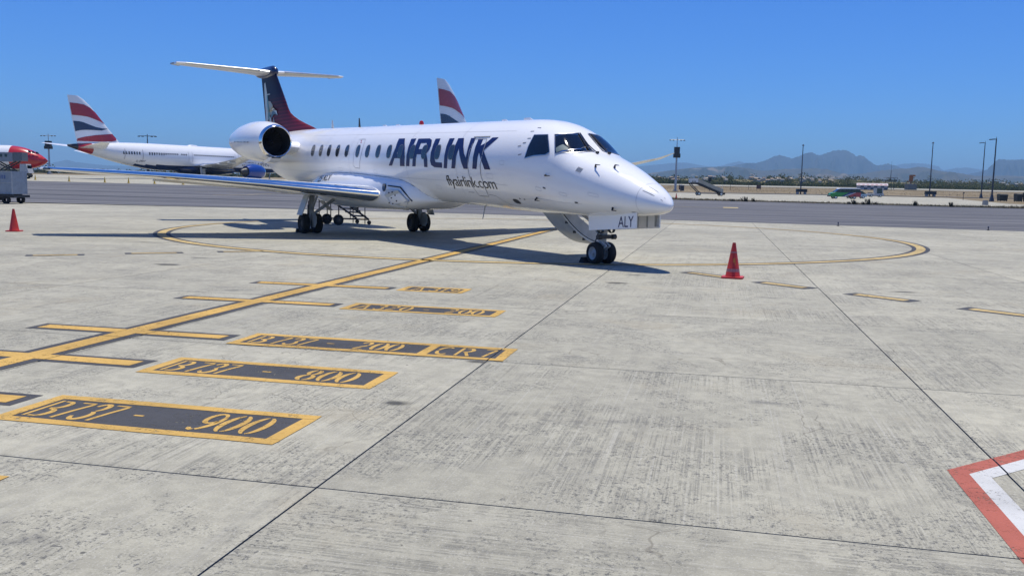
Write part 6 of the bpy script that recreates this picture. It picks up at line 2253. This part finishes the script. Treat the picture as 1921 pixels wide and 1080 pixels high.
# ------------------------------------------------------------------ hills and mountains
def ridge(name, prof, R, depth, mat, rough, seed, label, base=0.0):
    """crest by compass angle and height at distance R, with spurs front and back"""
    rng = random.Random(seed)
    ph = [rng.uniform(0, 6.28) for _ in range(8)]
    def crest(a):
        if a <= prof[0][0]: return prof[0][1]
        if a >= prof[-1][0]: return prof[-1][1]
        for (a0, h0), (a1, h1) in zip(prof[:-1], prof[1:]):
            if a0 <= a <= a1: return h0 + (h1 - h0) * (a - a0) / (a1 - a0)
    a0, a1 = prof[0][0], prof[-1][0]
    da = .05
    n = int((a1 - a0) / da)
    rows = [-1.0, -.85, -.7, -.56, -.44, -.33, -.22, -.13, -.06, 0, .15, .5, 1.0]
    v = []; f = []
    for q in rows:
        for i in range(n + 1):
            a = a0 + (a1 - a0) * i / n
            h = crest(a) - base
            k = 1 - abs(q)
            s = k ** 1.15 if q < 0 else k
            x_ = a * R / 57.3
            spur = (math.sin(x_ * .011 + q * 3 + ph[0]) + .7 * math.sin(x_ * .023 + q * 5 + ph[1]) + .5 * math.sin(x_ * .047 - q * 7 + ph[2]) + .35 * math.sin(x_ * .09 + q * 11 + ph[3])) * rough * h * k * (1 - k) * 1.6
            hh = base + max(0, min(h * s + spur, h * (1 - .25 * abs(q)))) if q != 0 else base + h + rng.uniform(-.013, .013) * h
            d = R + q * depth
            v.append((math.sin(rad(a)) * d, math.cos(rad(a)) * d, hh if abs(q) < .999 else base - 20))
    for j in range(len(rows) - 1):
        for i in range(n):
            f.append((j * (n + 1) + i, j * (n + 1) + i + 1, (j + 1) * (n + 1) + i + 1, (j + 1) * (n + 1) + i))
    mb = MB(); mb.add(v, f)
    return tag(mb.build(name, mat, None, True, 180), label, None, None, 'structure')


HILLM = make_hill('hill_scrub', (.045, .048, .036), (.085, .076, .055), (.24, .19, .13))
MTNM = make_hill('mountain_rock', (.026, .029, .033), (.042, .044, .047), (.06, .058, .056), .5)
HILL = [(-50, 62), (-40, 66), (-32, 62), (-24, 58), (-12, 52), (0, 48), (4, 47), (7.34, 53), (8.51, 66), (9.34, 74), (10.33, 85), (11.31, 93), (12.29, 98), (12.78, 99), (13.59, 102), (14.56, 96), (15.52, 85), (16.47, 91), (16.94, 94), (17.71, 96), (18.48, 99), (19.25, 95), (19.87, 83), (20.48, 74), (21.37, 79), (22.24, 91), (23.4, 101), (23.83, 101), (24.25, 108), (24.67, 106), (25.39, 93), (26.5, 84), (27.33, 74), (27.86, 74), (28.66, 77), (29.73, 74), (36, 80), (44, 92), (55, 84)]
HILL = [(a, h if a > 4 else h * .5) for a, h in HILL]
HILL = [(a, 4 + (h - 4) * 1.35) for a, h in HILL]
ridge('near_hills', HILL, 5400, 1500, HILLM, .5, 3, 'low scrub hills behind the airfield', 4)
MTN = [(12.0, 120), (13.11, 195), (13.91, 238), (14.55, 260), (15.18, 261), (15.81, 298), (16.15, 325), (16.52, 340), (16.9, 326), (17.22, 305), (17.67, 331), (17.97, 357), (18.2, 366), (18.43, 367), (18.75, 338), (19.05, 353), (19.5, 378), (19.79, 389), (20.1, 388), (20.46, 384), (20.71, 359), (20.93, 325), (21.07, 345), (21.31, 335), (21.62, 291), (22.08, 247), (22.51, 262), (22.66, 268), (23.1, 249), (23.69, 205), (24.56, 168), (26.51, 162), (27.05, 182), (27.58, 202), (27.89, 221), (28.14, 268), (28.38, 311), (29.12, 306), (29.66, 311), (32, 330), (35, 300), (40, 340), (46, 280), (52, 200)]
ridge('mountains', MTN, 9000, 2200, MTNM, .55, 7, 'blue mountain range with jagged crest', 0)
FNT = [(2, 240), (5, 300), (7.32, 345), (7.99, 357), (8.99, 387), (9.98, 417), (10.81, 429), (11.63, 397), (12.29, 364), (12.94, 375), (13.58, 429), (14.06, 457), (14.55, 424), (16.14, 386), (20.76, 366), (22.23, 386), (23.1, 421), (23.67, 447), (24.09, 456), (24.8, 441), (25.37, 410), (25.66, 346), (26.21, 380), (26.75, 397), (27.57, 367), (28.12, 313), (29.72, 302), (36, 330), (45, 300)]
ridge('far_mountains', FNT, 15000, 2500, MTNM, .45, 9, 'faint far mountains behind the range', 0)
FNL = [(-48, 150), (-40, 190), (-34, 160), (-28.4, 170), (-27.6, 191), (-27.05, 227), (-26.64, 261), (-26.23, 233), (-25.68, 213), (-24.56, 188), (-21.66, 181), (-14, 160), (-4, 140), (2, 120)]
ridge('left_far_mountains', FNL, 15000, 2500, MTNM, .45, 12, 'faint far mountain at the left', 0)


# ------------------------------------------------------------------ haze
def haze():
    mb = MB(); mb.box((0, 8800, 219), (46000, 18400, 498))
    o = mb.build('haze', JOINT, None, False)
    o.data.materials.clear()
    m = bpy.data.materials.new('haze_air'); m.use_nodes = True; t = m.node_tree; t.nodes.clear()
    out = t.nodes.new('ShaderNodeOutputMaterial'); pv = t.nodes.new('ShaderNodeVolumePrincipled')
    pv.inputs['Color'].default_value = (.42, .71, 1.0, 1)
    pv.inputs['Density'].default_value = HAZE_D
    pv.inputs['Anisotropy'].default_value = 0.0
    t.links.new(pv.outputs[0], out.inputs['Volume'])
    o.data.materials.append(m)
    tag(o, 'thin blue haze over the plain', None, None, 'stuff')


HAZE_D = 1.25e-4
haze()
